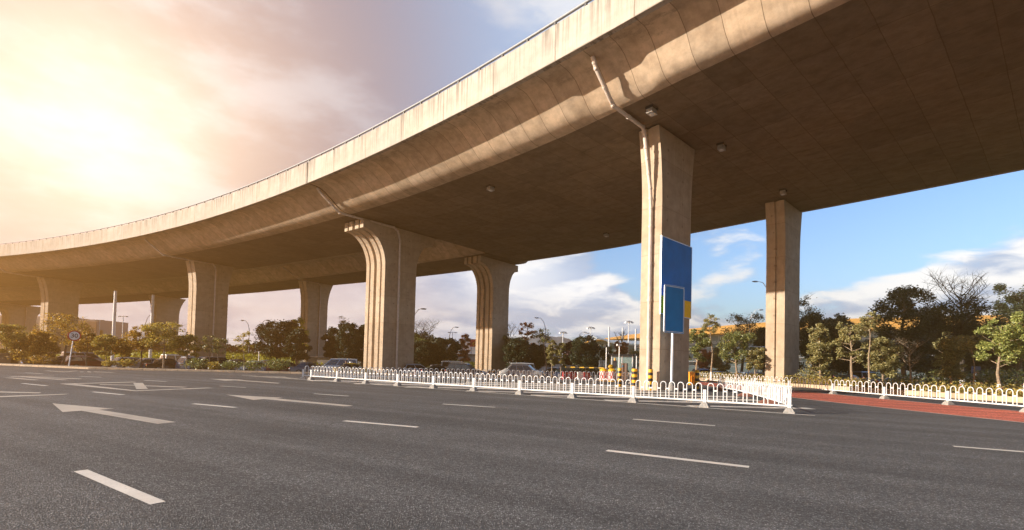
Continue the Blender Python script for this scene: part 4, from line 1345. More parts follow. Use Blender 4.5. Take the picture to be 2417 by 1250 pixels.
def tree(name, label, px, Y, top, width, leaf, kind, base, group, white=False, seed=0, lean=0.0, bark=None, cat='tree'):
    rnd = random.Random(seed * 31 + int(px))
    x = X(px, Y)
    H = Zh(px, top, Y) - base
    R = max(0.35, width / 2 / F_PX * Y)
    root = empty(name, (x, Y, base), rnd.uniform(0, 6.28), label, cat, group)
    root.rotation_euler.z = 0
    bark = bark or BARK
    K = dict(dense=dict(tf=0.16, nb=30, lv=250, cl=0.34, ls=0.27, tr=0.020), open=dict(tf=0.32, nb=19, lv=120, cl=0.30, ls=0.20, tr=0.018),
             sparse=dict(tf=0.42, nb=13, lv=42, cl=0.28, ls=0.17, tr=0.014), column=dict(tf=0.2, nb=22, lv=120, cl=0.42, ls=0.22, tr=0.016),
             bare=dict(tf=0.38, nb=15, lv=0, cl=0.3, ls=0.2, tr=0.020), topbare=dict(tf=0.26, nb=24, lv=120, cl=0.30, ls=0.24, tr=0.018),
             feather=dict(tf=0.66, nb=13, lv=60, cl=0.36, ls=0.17, tr=0.011), crownlow=dict(tf=0.12, nb=26, lv=160, cl=0.32, ls=0.20, tr=0.016))[kind]
    tr = max(0.05, K['tr'] * H)
    th0 = K['tf'] * H
    mb = MB()
    top_z = H * (0.90 if kind not in ('bare', 'topbare') else 0.8)
    path = []
    wob = Vector((0, 0, 0))
    for i in range(8):
        u = i / 7
        wob += Vector((rnd.uniform(-1, 1), rnd.uniform(-1, 1), 0)) * 0.018 * H * (0.4 + u)
        path.append(Vector((wob.x + lean * u * H, wob.y, top_z * u)))
    mb.tube(path, [tr * (1.25 - 1.05 * (i / 7)) for i in range(8)], 7)

    def at_trunk(u):
        f = u * 7
        i = min(6, int(f))
        return path[i].lerp(path[i + 1], f - i)
    pts = []
    tips = []
    for b in range(K['nb']):
        u = (th0 + (top_z - th0) * ((b + rnd.random()) / K['nb']) ** 0.9) / top_z
        p = at_trunk(min(u, 0.999))
        s = (p.z - th0) / (H - th0)
        ang = b * 2.4 + rnd.uniform(-0.5, 0.5)
        if kind == 'column':
            prof = 0.55 + 0.45 * math.sin(math.pi * min(1, s + 0.15))
        elif kind == 'feather':
            prof = 0.5 + 0.5 * math.sin(math.pi * (0.15 + 0.85 * s))
        elif kind in ('dense', 'crownlow'):
            prof = math.sqrt(max(0.05, 1 - (2 * s - 0.85) ** 2 / 1.45))
        else:
            prof = 0.55 + 0.5 * math.sin(math.pi * (0.2 + 0.75 * s))
        ln = R * prof * rnd.uniform(0.55, 1.0)
        rise = rnd.uniform(0.15, 0.75) * ln if kind not in ('bare', 'topbare') else rnd.uniform(0.5, 1.25) * ln
        if kind in ('bare', 'topbare') and s > 0.45:
            rise = (H - p.z) * rnd.uniform(0.6, 1.0)
        e = p + Vector((math.cos(ang) * ln, math.sin(ang) * ln, rise))
        e.z = min(e.z, H * 0.99)
        m1 = p.lerp(e, 0.5) + Vector((rnd.uniform(-1, 1), rnd.uniform(-1, 1), rnd.uniform(-0.4, 0.2))) * ln * 0.12
        br = tr * 0.42 * (1 - 0.55 * s)
        mb.tube([p, m1, e], [br, br * 0.6, br * 0.22], 5, False)
        tips.append((e, ln, s))
        for k in range(7 if kind in ('bare', 'topbare') else 2):
            q = p.lerp(e, rnd.uniform(0.4, 0.95))
            up = rnd.uniform(0.3, 1.0) if kind in ('bare', 'topbare') else rnd.uniform(-0.1, 0.6)
            g = q + Vector((rnd.uniform(-1, 1), rnd.uniform(-1, 1), up)) * ln * 0.5
            g.z = min(g.z, H)
            mb.tube([q, q.lerp(g, 0.5) + Vector((0, 0, 0.03 * ln)), g], [br * 0.36, br * 0.24, br * 0.10], 4, False)
            tips.append((g, ln, s))
            if kind in ('bare', 'topbare'):
                for kk in range(5):
                    q2 = q.lerp(g, rnd.uniform(0.3, 1))
                    g2 = q2 + Vector((rnd.uniform(-1, 1), rnd.uniform(-1, 1), rnd.uniform(0.2, 1.1))) * ln * 0.3
                    mb.tube([q2, g2], [br * 0.11, br * 0.05], 3, False)
    trunk = mb.build('trunk', bark, root, smooth='auto')
    if white:
        MB().tube([path[0] + Vector((0, 0, 0.01)), path[0].lerp(path[1], 0.9)], [tr * 1.25 + 0.012, tr * 1.13 + 0.012], 8, False).build('limewash', LIME, trunk, smooth='auto')
    if K['lv']:
        allp = []
        for e, ln, s in tips:
            if kind == 'topbare' and (s > 0.60 or e.z > 0.74 * H):
                continue
            n = int(K['lv'] * rnd.uniform(0.35, 1.5))
            cr = max(0.25, K['cl'] * R) * rnd.uniform(0.6, 1.15)
            v = RNG.normal(size=(n, 3))
            v /= np.linalg.norm(v, axis=1)[:, None] + 1e-9
            v *= (RNG.random(n) ** 0.45)[:, None] * cr
            v[:, 2] *= 0.75
            allp.append(v + np.array(e)[None])
        P_ = np.concatenate(allp)
        cz, rz_ = (th0 * 0.8 + H) / 2, (H - th0 * 0.8) / 2
        q_ = np.stack([P_[:, 0] - lean * P_[:, 2], P_[:, 1], (P_[:, 2] - cz)], 1) / np.array([R * 1.08, R * 1.08, rz_])
        rad = np.linalg.norm(q_, axis=1)
        dirn = q_ / (rad[:, None] + 1e-6)
        ph = RNG.uniform(0, 6, 6)
        lump = 0.13 * np.sin(4.1 * dirn[:, 0] + ph[0]) * np.sin(3.7 * dirn[:, 1] + ph[1]) + 0.10 * np.sin(7.3 * dirn[:, 2] + ph[2] + 3 * dirn[:, 0]) + 0.07 * np.sin(11 * dirn[:, 0] + ph[3]) * np.cos(9 * dirn[:, 2] + ph[4])
        # boxy corners are trimmed to an uneven, lumpy crown; a few sprays reach past it
        keep = (rad < 1.0 + lump + RNG.exponential(0.035, len(rad))) & (P_[:, 2] > 0.2)
        P_ = P_[keep]
        sz = K['ls'] * (0.75 + 0.004 * Y) * (0.8 + 0.05 * R)
        leaves_obj('crown', P_, sz, leaf, root)
    return root


def bush(label, px, Y, z0, w_, h_, leaf, n=700, ls=0.16, group='shrubs', dp=None):
    root = empty('shrub', (X(px, Y), Y, z0), 0, label, 'shrub', group)
    mb = MB()
    for k in range(7):
        a = k * 0.9
        e = Vector((math.cos(a) * w_ * 0.3, math.sin(a) * w_ * 0.3, h_ * 0.75))
        mb.tube([(0, 0, 0), e * 0.5 + Vector((0, 0, 0.05)), e], [0.03, 0.02, 0.01], 4)
    mb.build('stem', BARK, root)
    v = RNG.normal(size=(n, 3))
    v /= np.linalg.norm(v, axis=1)[:, None]
    lob = 1 + 0.22 * np.sin(3.1 * v[:, 0] * 2 + px) * np.cos(2.7 * v[:, 1] * 2) + 0.15 * np.sin(7 * v[:, 2] + px)
    v *= (RNG.random(n) ** 0.33 * lob)[:, None]
    v[:, 0] *= w_ / 2
    v[:, 1] *= (dp or w_) / 2
    v[:, 2] = (v[:, 2] * 0.5 + 0.52) * h_
    leaves_obj('foliage', v[v[:, 2] > 0.02], ls, leaf, root)
    return root


GL, GM, GR = 'young trees in the strip along the kerb', 'trees beyond the car park', 'trees in the right hand bed'
TREES = [
    ('olive green bushy tree rising above the concrete block', 18, 52, 764, 85, L_OLGOLD, 'crownlow', 0.13, GL, 0),
    ('low dark golden tree between the concrete block and the tall golden tree', 66, 52.6, 798, 62, L_GOLD, 'crownlow', 0.13, GL, 0),
    ('mid sized golden tree left of the tallest golden tree', 102, 52, 779, 62, L_GOLD, 'crownlow', 0.13, GL, 0),
    ('tallest golden leaved tree, spreading behind the speed limit sign', 152, 52, 741, 110, L_GOLD, 'open', 0.13, GL, 0),
    ('golden brown tree just right of the speed limit sign', 206, 50.3, 782, 58, L_GOLD, 'open', 0.13, GL, 0),
    ('small olive gold tree below the tall white mast', 250, 49.5, 790, 55, L_OLGOLD, 'open', 0.13, GL, 0),
    ('small golden tree right of the mast foot', 291, 49.5, 799, 48, L_GOLD, 'open', 0.13, GL, 0),
    ('golden tree in front of the shaded pier foot, left one', 335, 48.8, 771, 74, L_GOLD, 'open', 0.13, GL, 0),
    ('bright golden leafy tree left of the pier with two sunlit strips', 388, 48.3, 760, 98, L_OLGOLD, 'open', 0.13, GL, 0),
    ('dark stemmed olive gold tree overlapping the sunlit pier strips', 443, 48.3, 789, 58, L_OLGOLD, 'open', 0.13, GL, 0),
    ('thin brownish sapling on a white stake, by the pier drainpipe', 496, 48, 789, 42, L_OLIVE, 'sparse', 0.13, GL, 1),
    ('dark trunked sapling right beside the drainpipe of the twin strip pier', 516, 47.9, 796, 44, L_OLIVE, 'sparse', 0.13, GL, 0),
    ('thin sapling alone against the sky, in front of the white car', 579, 47.8, 783, 44, L_OLGOLD, 'sparse', 0.13, GL, 1),
    ('big round dark evergreen left of the shaded drainpipe pier', 655, 84, 757, 96, L_DARK, 'dense', -0.45, GM, 0),
    ('dark evergreen tucked behind the shaded drainpipe pier', 702, 82, 776, 62, L_DARK, 'dense', -0.45, GM, 0),
    ('bright yellow tree beside the shaded drainpipe pier', 704, 93, 742, 46, L_YELLOW, 'column', -0.45, GM, 0),
    ('dark evergreen against the right edge of the shaded drainpipe pier', 785, 85, 772, 48, L_DARK, 'dense', -0.45, GM, 0),
    ('wispy half bare tree above the dark trees left of the ribbed pier', 812, 88, 740, 46, L_OLIVE, 'sparse', -0.45, GM, 0),
    ('tall dark evergreen in the middle of the gap left of the ribbed pier', 822, 80, 758, 62, L_DARK, 'dense', -0.45, GM, 0),
    ('dark evergreen touching the left edge of the ribbed pier', 855, 82, 765, 54, L_DARK, 'dense', -0.45, GM, 0),
    ('green tree with bare twigs on top, right of the ribbed sunlit pier', 992, 84, 757, 88, L_GREEN, 'topbare', -0.45, GM, 0),
    ('low dark evergreen at the right foot of the ribbed sunlit pier', 998, 80, 806, 82, L_DARK, 'dense', -0.45, GM, 0),
    ('rounded dark evergreen left of the russet column tree', 1046, 82, 795, 78, L_DARK, 'dense', -0.45, GM, 0),
    ('slim russet column tree left of the half-shaded ribbed pier', 1097, 86, 783, 30, L_RED, 'column', -0.45, GM, 0),
    ('half bare greenish tree touching the half-shaded ribbed pier', 1208, 76, 763, 52, L_GREEN, 'topbare', -0.45, GM, 0),
    ('tall russet topped tree in the gap right of the half-shaded pier', 1246, 84, 755, 44, L_RED, 'open', -0.45, GM, 0),
    ('dark evergreen low beside the half-shaded ribbed pier', 1224, 73, 800, 66, L_DARK, 'dense', -0.45, GM, 0),
    ('dark evergreen behind the leaning sapling', 1270, 78, 812, 66, L_DARK, 'dense', -0.45, GM, 0),
    ('leaning sapling with a sparse green top, over the silver car', 1292, 60, 772, 46, L_GREEN, 'feather', -0.45, GM, 0),
    ('small pale olive tree with a bare stem right of the leaning sapling', 1304, 58, 800, 30, L_OLIVE, 'open', -0.45, GM, 0),
    ('pale sparse sapling in front of the purple tree', 1326, 58, 806, 30, L_OLIVE, 'open', -0.45, GM, 0),
    ('dark purple leaved tree left of the big dark tree by the gate', 1347, 74, 803, 44, L_PURPLE, 'dense', -0.45, GM, 0),
    ('big dark green tree behind the barrier arm', 1387, 68, 794, 88, L_DARK, 'dense', -0.45, GM, 0),
    ('pale olive tree left of the attendant booth', 1432, 70, 816, 38, L_OLIVE, 'open', -0.45, GM, 0),
    ('reddish almost bare tree behind the attendant booth', 1467, 84, 776, 34, L_RED, 'topbare', -0.45, GM, 0),
    ('low olive tree between booth and nearest pier', 1502, 80, 820, 34, L_OLIVE, 'open', -0.45, GM, 0),
    ('green tree with a bent pale stem right of the nearest pier', 1643, 50, 772, 56, L_GREEN, 'open', 0.3, GR, 0),
    ('tall thin sapling with a feathery top in front of the orange roof', 1681, 49, 735, 46, L_OLIVE, 'feather', 0.3, GR, 1),
    ('russet bush like tree low behind the feathery sapling', 1668, 74, 824, 48, L_RED, 'crownlow', -0.4, GR, 0),
    ('olive tree low between russet tree and broad green tree', 1702, 72, 818, 46, L_OLIVE, 'crownlow', -0.4, GR, 0),
    ('broad bright green tree between the two right hand piers', 1740, 47, 783, 86, L_GREEN, 'open', 0.3, GR, 0),
    ('dark thin crowned tree standing up before the orange roof', 1752, 76, 733, 98, L_DARK, 'open', -0.4, GR, 0),
    ('small pale olive tree at the left foot of the second right pier', 1783, 46, 822, 46, L_OLIVE, 'open', 0.3, GR, 1),
    ('dark slim tree against the left edge of the second right pier', 1802, 70, 768, 44, L_DARK, 'dense', -0.4, GR, 0),
    ('dark crown sticking out high on the right of the second right pier', 1880, 74, 690, 96, L_DARK, 'open', -0.4, GR, 0),
    ('dense dark tree right behind the second right pier', 1918, 68, 738, 98, L_DARK, 'dense', -0.4, GR, 0),
    ('shaggy olive tree with leaves to the ground, right of the second right pier', 1938, 42.8, 762, 62, L_OLIVE, 'crownlow', 0.3, GR, 0),
    ('dark tree between the shaggy olive tree and the clean stemmed one', 1972, 64, 738, 88, L_DARK, 'dense', -0.4, GR, 0),
    ('clean stemmed olive tree with a full rounded crown', 2012, 40.5, 754, 66, L_OLIVE, 'open', 0.3, GR, 0),
    ('tallest thin sapling with a limewashed foot, right of the clean stemmed tree', 2053, 39, 725, 46, L_OLIVE, 'feather', 0.3, GR, 1),
    ('low broad olive tree left of the great dark tree', 2086, 39.5, 795, 74, L_OLIVE, 'crownlow', 0.3, GR, 0),
    ('great dark round tree standing high above the orange roof', 2135, 56, 675, 135, L_DARK, 'dense', -0.2, GR, 1),
    ('low dark evergreen right of the great dark tree', 2190, 66, 770, 110, L_DARK, 'dense', -0.4, GR, 0),
    ('low dark evergreen left of the great bare tree', 2222, 68, 765, 105, L_DARK, 'dense', -0.4, GR, 0),
    ('leafless pale tree with one long slanting bough below the great dark tree', 2148, 38.5, 798, 62, None, 'bare', 0.3, GR, 1),
    ('great tree with leafless branches on top and dark lower leaves', 2276, 47, 640, 150, L_DARK, 'topbare', 0.3, GR, 1),
    ('pale olive tree between the great bare tree and the dark evergreens', 2246, 39, 782, 66, L_OLIVE, 'crownlow', 0.3, GR, 0),
    ('forked tree with pale olive leaves beside the parking sign', 2302, 37, 788, 58, L_OLIVE, 'feather', 0.3, GR, 1),
    ('dark evergreen behind the forked tree and the parking sign', 2330, 72, 765, 110, L_DARK, 'dense', -0.4, GR, 0),
    ('bright green tree on a white painted trunk near the right edge', 2358, 34.5, 752, 92, L_LIME, 'open', 0.3, GR, 1),
    ('bright green tree cut off by the right edge of the view', 2420, 34.5, 732, 100, L_LIME, 'open', 0.3, GR, 1),
    ('tall dark tree behind the bright green trees at the right edge', 2408, 66, 660, 120, L_DARK, 'dense', -0.4, GR, 0),
    ('dark evergreen filling the gap between the great dark tree and the low olive tree', 2060, 78, 800, 100, L_DARK, 'dense', -0.4, GR, 0),
    ('dark evergreen low behind the pale olive tree and the great bare tree', 2268, 76, 780, 110, L_DARK, 'dense', -0.4, GR, 0),
    ('dark evergreen behind the clean stemmed olive tree', 2004, 72, 800, 90, L_DARK, 'dense', -0.4, GR, 0),
    ('low dark evergreen behind the bright green trees', 2386, 70, 795, 110, L_DARK, 'dense', -0.4, GR, 0),
]
for i, (lb, px, Y, top, w_, leaf, kind, base, grp, wh) in enumerate(TREES):
    nm = {'bare': 'bare_tree', 'topbare': 'half_bare_tree', 'dense': 'evergreen_tree', 'sparse': 'sapling', 'feather': 'sapling', 'column': 'column_tree'}.get(kind, 'broadleaf_tree')
    ln = -0.10 if px in (1292,) else (0.05 if px in (1643, 2148) else random.uniform(-0.02, 0.02))
    bk_ = BARK_D if kind == 'topbare' else BARK if leaf in (L_DARK, L_PURPLE, L_GOLD) else BARK_L
    tree(nm, lb, px, Y, top, w_, leaf, kind, base, grp, bool(wh), i, ln, bk_)
for px, Y, z0, w_, h_, leaf, lb in (
        (302, 48.6, 0.13, 1.5, 0.8, L_OLGOLD, 'low shrub on the kerb strip under the small golden trees'),
        (262, 48.6, 0.13, 1.3, 0.7, L_OLGOLD, 'low shrub on the kerb strip right of the speed limit sign'),
        (468, 46.6, 0.13, 2.1, 1.05, L_GREEN, 'round shrub right of the dark stemmed tree'),
        (508, 46.6, 0.13, 1.4, 0.8, L_OLGOLD, 'small shrub between the two pier saplings'),
        (548, 46.6, 0.13, 1.9, 0.9, L_GREEN, 'round shrub left of the sapling that stands against the sky'),
        (600, 46.5, 0.13, 2.0, 1.0, L_GREEN, 'round shrub in front of the white car'),
        (657, 46.6, 0.13, 2.6, 1.25, L_GREEN, 'largest round shrub, in front of the dark red car'),
        (100, 50.6, 0.13, 2.4, 1.0, L_GOLD, 'dark golden shrub at the foot of the golden trees'),
        (60, 51.4, 0.13, 2.8, 1.6, L_GOLD, 'golden shrub beside the concrete block'),
        (1918, 44, 0.3, 2.6, 1.5, L_OLIVE, 'dry olive shrub right of the second right hand pier'),
        (1960, 48, 0.3, 2.6, 1.3, L_OLIVE, 'olive shrub under the shaggy olive tree'),
        (2100, 52, 0.2, 3.2, 1.2, L_DARK, 'dark shrub under the great dark tree'),
        (2140, 50, 0.3, 2.4, 1.0, L_GREEN, 'green shrub left of the dark mass'),
        (2190, 50, 0.3, 3.6, 2.0, L_DARK, 'dark shrub below the low dark evergreens'),
        (2228, 42, 0.3, 3.2, 1.7, L_GREEN, 'green shrub left of the great bare tree'),
        (2262, 50, 0.3, 3.6, 2.0, L_DARK, 'dark shrub behind the great bare tree'),
        (2318, 39, 0.3, 3.0, 1.6, L_GREEN, 'green shrub under the parking sign'),
        (2345, 48, 0.3, 3.6, 1.9, L_DARK, 'dark shrub left of the white painted trunk'),
        (2378, 37, 0.3, 3.2, 1.6, L_GREEN, 'green shrub right of the white painted trunk'),
        (2412, 46, 0.3, 3.8, 2.0, L_DARK, 'dark shrub at the right edge of the view'),
        (1070, 88, -0.4, 7.0, 1.6, L_GRASS, 'yellow green shrub mass beneath the russet column tree'),
        (985, 88, -0.4, 7.0, 1.5, L_GRASS, 'yellow green shrub mass right of the ribbed sunlit pier'),
        (1125, 88, -0.4, 5.0, 1.7, L_GRASS, 'yellow green shrub mass left of the half-shaded pier')):
    bush(lb, px, Y, z0, w_, h_, leaf, 520 if w_ < 2.5 else 900, 0.17 if Y < 60 else 0.3)
# low flower hedge just behind the right kerb (uncountable small plants)
fl, pk = [], []
for a, b in zip(KR2[:-1], KR2[1:]):
    L = math.dist(a, b)
    t = Vector((b[0] - a[0], b[1] - a[1])).normalized()
    n = Vector((-t.y, t.x))
    for k in range(int(L * 420)):
        u, v = random.random() * L, random.uniform(0.45, 2.6)
        hh = 0.34 + abs(random.gauss(0, 0.26)) * (1.1 - 0.2 * math.sin(u * 2 + v))
        fl.append((a[0] + t.x * u + n.x * v, a[1] + t.y * u + n.y * v, min(hh, 1.0)))
        if random.random() < 0.025:
            pk.append((fl[-1][0], fl[-1][1], fl[-1][2] + 0.08))
fh = tag(leaves_obj('flower_hedge', fl, 0.15, L_OLGOLD), 'low flowering hedge in the bed behind the right hand kerb', 'hedge', kind='stuff')
leaves_obj('blossom', pk, 0.12, leafmat('pink_petals', [(0.45, 0.12, 0.16), (0.6, 0.2, 0.24)], 0.3), fh)
# grass on the bank and the dry hedge above it
gp = []
for k in range(9000):
    x = random.uniform(-95, -6)
    y = random.uniform(99, 114)
    f = min(1, max(0, (y - 99) / 7))
    z = np.interp(x, bx_, bt_) * (0.7 * f if y < 106 else 0.7 + 0.3 * min(1, (y - 106) / 6))
    gp.append((x, y, z + random.uniform(0.05, 0.4)))
tag(leaves_obj('grass', gp, 0.7, L_GRASS, flat=1.2), 'sunlit yellow green grass on the bank beyond the cars', 'grass', kind='stuff')
hd = []
for k in range(9000):
    x = random.uniform(-110, -36)
    hd.append((x, 116 + random.gauss(0, 0.8), 1.6 + random.random() ** 0.8 * (2.4 + 0.4 * math.sin(x * 0.7))))
tag(leaves_obj('hedge', hd, 0.7, L_BROWN), 'long dry brown hedge along the top of the grassy bank', 'hedge', kind='stuff')
# wire fence posts on the bank
fr_ = empty('wire_fence', (-60, 120, -0.45), 0, 'tall thin wire fence on posts behind the dry hedge', 'fence')
p0 = None
for k in range(16):
    x = -55 + k * 5.0
    if p0 is None:
        p0 = MB().box((0, 0, 0), (0.12, 0.12, 6.2)).build('post', STEEL, fr_)
        o = p0
    else:
        o = p0.copy()
        COL.objects.link(o)
        o.parent = fr_
    o.location = (x, 0, 0)
for z in (4.4, 5.0, 5.6, 6.1):
    MB().tube([(-55, 0, z), (20, 0, z)], 0.025, 4).build('wire', STEEL, fr_)

# ------------------------------------------------------------------ parked cars
PAINTS = {}


def car_paint(c):
    if c not in PAINTS:
        m, t = new_mat('car_paint')
        finish(t, c, 0.28, metal=0.15, spec=0.5, coat=0.7)
        PAINTS[c] = m
    return PAINTS[c]


TAIL = plain('tail_lamp', (0.42, 0.01, 0.01), 0.2)
HEAD = plain('head_lamp', (0.65, 0.66, 0.68), 0.15)
PLATE = plain('number_plate', (0.05, 0.12, 0.35), 0.5)
SHAPES = {  # length, half width, belt z, roof z, cabin base x0,x1, roof x0,x1 (x forward, origin mid wheelbase), bonnet z, boot z
    'sedan': (4.6, 0.89, 0.92, 1.45, -1.75, 0.95, -1.05, 0.15, 0.88, 0.98),
    'hatch': (4.1, 0.87, 0.95, 1.50, -1.95, 0.95, -1.60, 0.10, 0.92, 0.95),
    'suv': (4.65, 0.93, 1.05, 1.72, -2.2, 0.95, -1.85, 0.25, 1.05, 1.05),
    'van': (4.8, 0.88, 1.08, 1.92, -2.3, 1.65, -2.15, 0.85, 1.02, 1.08)}


def car(kind, col, px, Y, yaw, label, z=-0.44, extra=None):
    L, hw, bz, rz, cb0, cb1, cr0, cr1, bon, boot = SHAPES[kind]
    root = empty('parked_car', (X(px, Y), Y, z), math.radians(yaw), label, 'car', 'cars in the car parks')
    pm = car_paint(col)
    # lower body: rings along the length
    st = [(-L / 2, 0.80, 0.38, boot - 0.16), (-L / 2 + 0.10, 0.92, 0.26, boot - 0.04), (-L / 2 + 0.45, 0.98, 0.22, boot), (cb0 + 0.25, 1.0, 0.20, bz), (cb1 - 0.2, 1.0, 0.20, bz), (cb1 + 0.12, 0.99, 0.20, bon + 0.02),
          (L / 2 - 0.5, 0.96, 0.21, bon - 0.10), (L / 2 - 0.14, 0.88, 0.25, bon - 0.22), (L / 2, 0.74, 0.34, bon - 0.34)]
    mb = MB()
    for x, k, z0, z1 in st:
        w_ = hw * k
        mb.v += [(x, -w_ * 0.86, z0), (x, -w_, z0 + 0.16), (x, -w_, z1 - 0.2), (x, -w_ * 0.95, z1 - 0.05), (x, -w_ * 0.80, z1), (x, 0, z1 + 0.025),
                 (x, w_ * 0.80, z1), (x, w_ * 0.95, z1 - 0.05), (x, w_, z1 - 0.2), (x, w_, z0 + 0.16), (x, w_ * 0.86, z0)]
    m = 11
    for i in range(len(st) - 1):
        for q in range(m):
            mb.f.append((i * m + q, i * m + (q + 1) % m, (i + 1) * m + (q + 1) % m, (i + 1) * m + q))
    mb.f.append(tuple(range(m))[::-1])
    mb.f.append(tuple((len(st) - 1) * m + q for q in range(m)))
    # cabin shell, joined into the same body mesh
    wb, wr = hw * 0.90, hw * 0.72
    nx = 5
    o = len(mb.v)
    rings = []
    for i in range(nx):
        u = i / (nx - 1)
        xb, xr = cb0 + (cb1 - cb0) * u, cr0 + (cr1 - cr0) * u
        crown = 0.05 * (1 - (2 * u - 1) ** 2)
        rings.append([(xb, -wb, bz - 0.03), (xr, -wr, rz - 0.07 + crown * 0.5), (xr, -wr * 0.8, rz - 0.015 + crown), (xr, 0, rz + crown), (xr, wr * 0.8, rz - 0.015 + crown), (xr, wr, rz - 0.07 + crown * 0.5), (xb, wb, bz - 0.03)])
    for r in rings:
        mb.v += r
    for i in range(nx - 1):
        for q in range(6):
            mb.f.append((o + i * 7 + q, o + i * 7 + q + 1, o + (i + 1) * 7 + q + 1, o + (i + 1) * 7 + q))
    mb.f.append(tuple(o + q for q in range(7))[::-1])
    mb.f.append(tuple(o + (nx - 1) * 7 + q for q in range(7)))
    mb.build('body', pm, root, smooth='auto')

    def pane(name, quad, off):
        c = sum((Vector(p) for p in quad), Vector()) / 4
        nrm = (Vector(quad[1]) - Vector(quad[0])).cross(Vector(quad[3]) - Vector(quad[0])).normalized()
        if nrm.dot(c - Vector((0.0, 0, 0.8))) < 0:
            nrm = -nrm
        return MB().add([Vector(p) + nrm * off for p in quad] + [Vector(p) - nrm * 0.02 for p in quad], [(0, 1, 2, 3), (7, 6, 5, 4), (0, 4, 5, 1), (1, 5, 6, 2), (2, 6, 7, 3), (3, 7, 4, 0)]).build(name, GLASS, root)

    def side(u, v, s):
        xb, xr = cb0 + (cb1 - cb0) * u, cr0 + (cr1 - cr0) * u
        return (xb + (xr - xb) * v, s * (wb + (wr - wb) * v), bz + 0.0 + (rz - 0.08 - bz) * v)
    cuts = (0.05, 0.48, 0.52, 0.94) if kind in ('sedan', 'hatch') else (0.03, 0.30, 0.33, 0.62, 0.65, 0.95)
    for s in (-1, 1):
        for q in range(0, len(cuts), 2):
            pane('side_window', [side(cuts[q], 0.06, s), side(cuts[q + 1], 0.06, s), side(cuts[q + 1], 0.92, s), side(cuts[q], 0.92, s)], 0.012)
    for nm, u in (('rear_window', 0.0), ('windscreen', 1.0)):
        a, b = Vector(side(u, 0.08, -1)), Vector(side(u, 0.08, 1))
        c, d = Vector(side(u, 0.94, 1)), Vector(side(u, 0.94, -1))
        ins = 0.08
        pane(nm, [a.lerp(b, ins), b.lerp(a, ins), c.lerp(d, ins), d.lerp(c, ins)], 0.014)
    for sx in (-L * 0.29, L * 0.30):
        for s in (-1, 1):
            wo = MB().tube([(sx, s * (hw - 0.20), 0.33), (sx, s * (hw + 0.005), 0.33)], 0.33, 18).build('wheel', TYRE, root, smooth='auto')
            MB().tube([(sx, s * (hw + 0.0), 0.33), (sx, s * (hw + 0.018), 0.33)], 0.21, 14).build('rim', RIM, wo, smooth='auto')
    for s in (-1, 1):
        MB().ellipsoid((-L / 2 + 0.07, s * hw * 0.70, boot - 0.17), (0.08, 0.19, 0.09 if kind != 'van' else 0.2), 10, 6).build('tail_light', TAIL, root, smooth=True)
        MB().ellipsoid((L / 2 - 0.14, s * hw * 0.66, bon - 0.30), (0.13, 0.19, 0.08), 10, 6).build('headlight', HEAD, root, smooth=True)
        MB().ellipsoid((cb1 - 0.18, s * (hw + 0.08), bz + 0.05), (0.07, 0.10, 0.07), 8, 6).build('mirror', pm, root, smooth=True)
    MB().box((-L / 2 - 0.005, 0, 0.52), (0.02, 0.44, 0.13)).build('number_plate', PLATE, root)
    if extra == 'taxi':
        MB().box((-0.4, 0, rz + 0.03), (0.25, 0.6, 0.14), 0, 0.8).build('roof_sign', WHITE_P, root)
    if extra == 'rails':
        for s in (-1, 1):
            MB().tube([(cr0 + 0.1, s * wr * 0.95, rz + 0.03), (cr1 - 0.1, s * wr * 0.95, rz + 0.05)], 0.02, 5).build('roof_rail', STEEL, root)
    return root


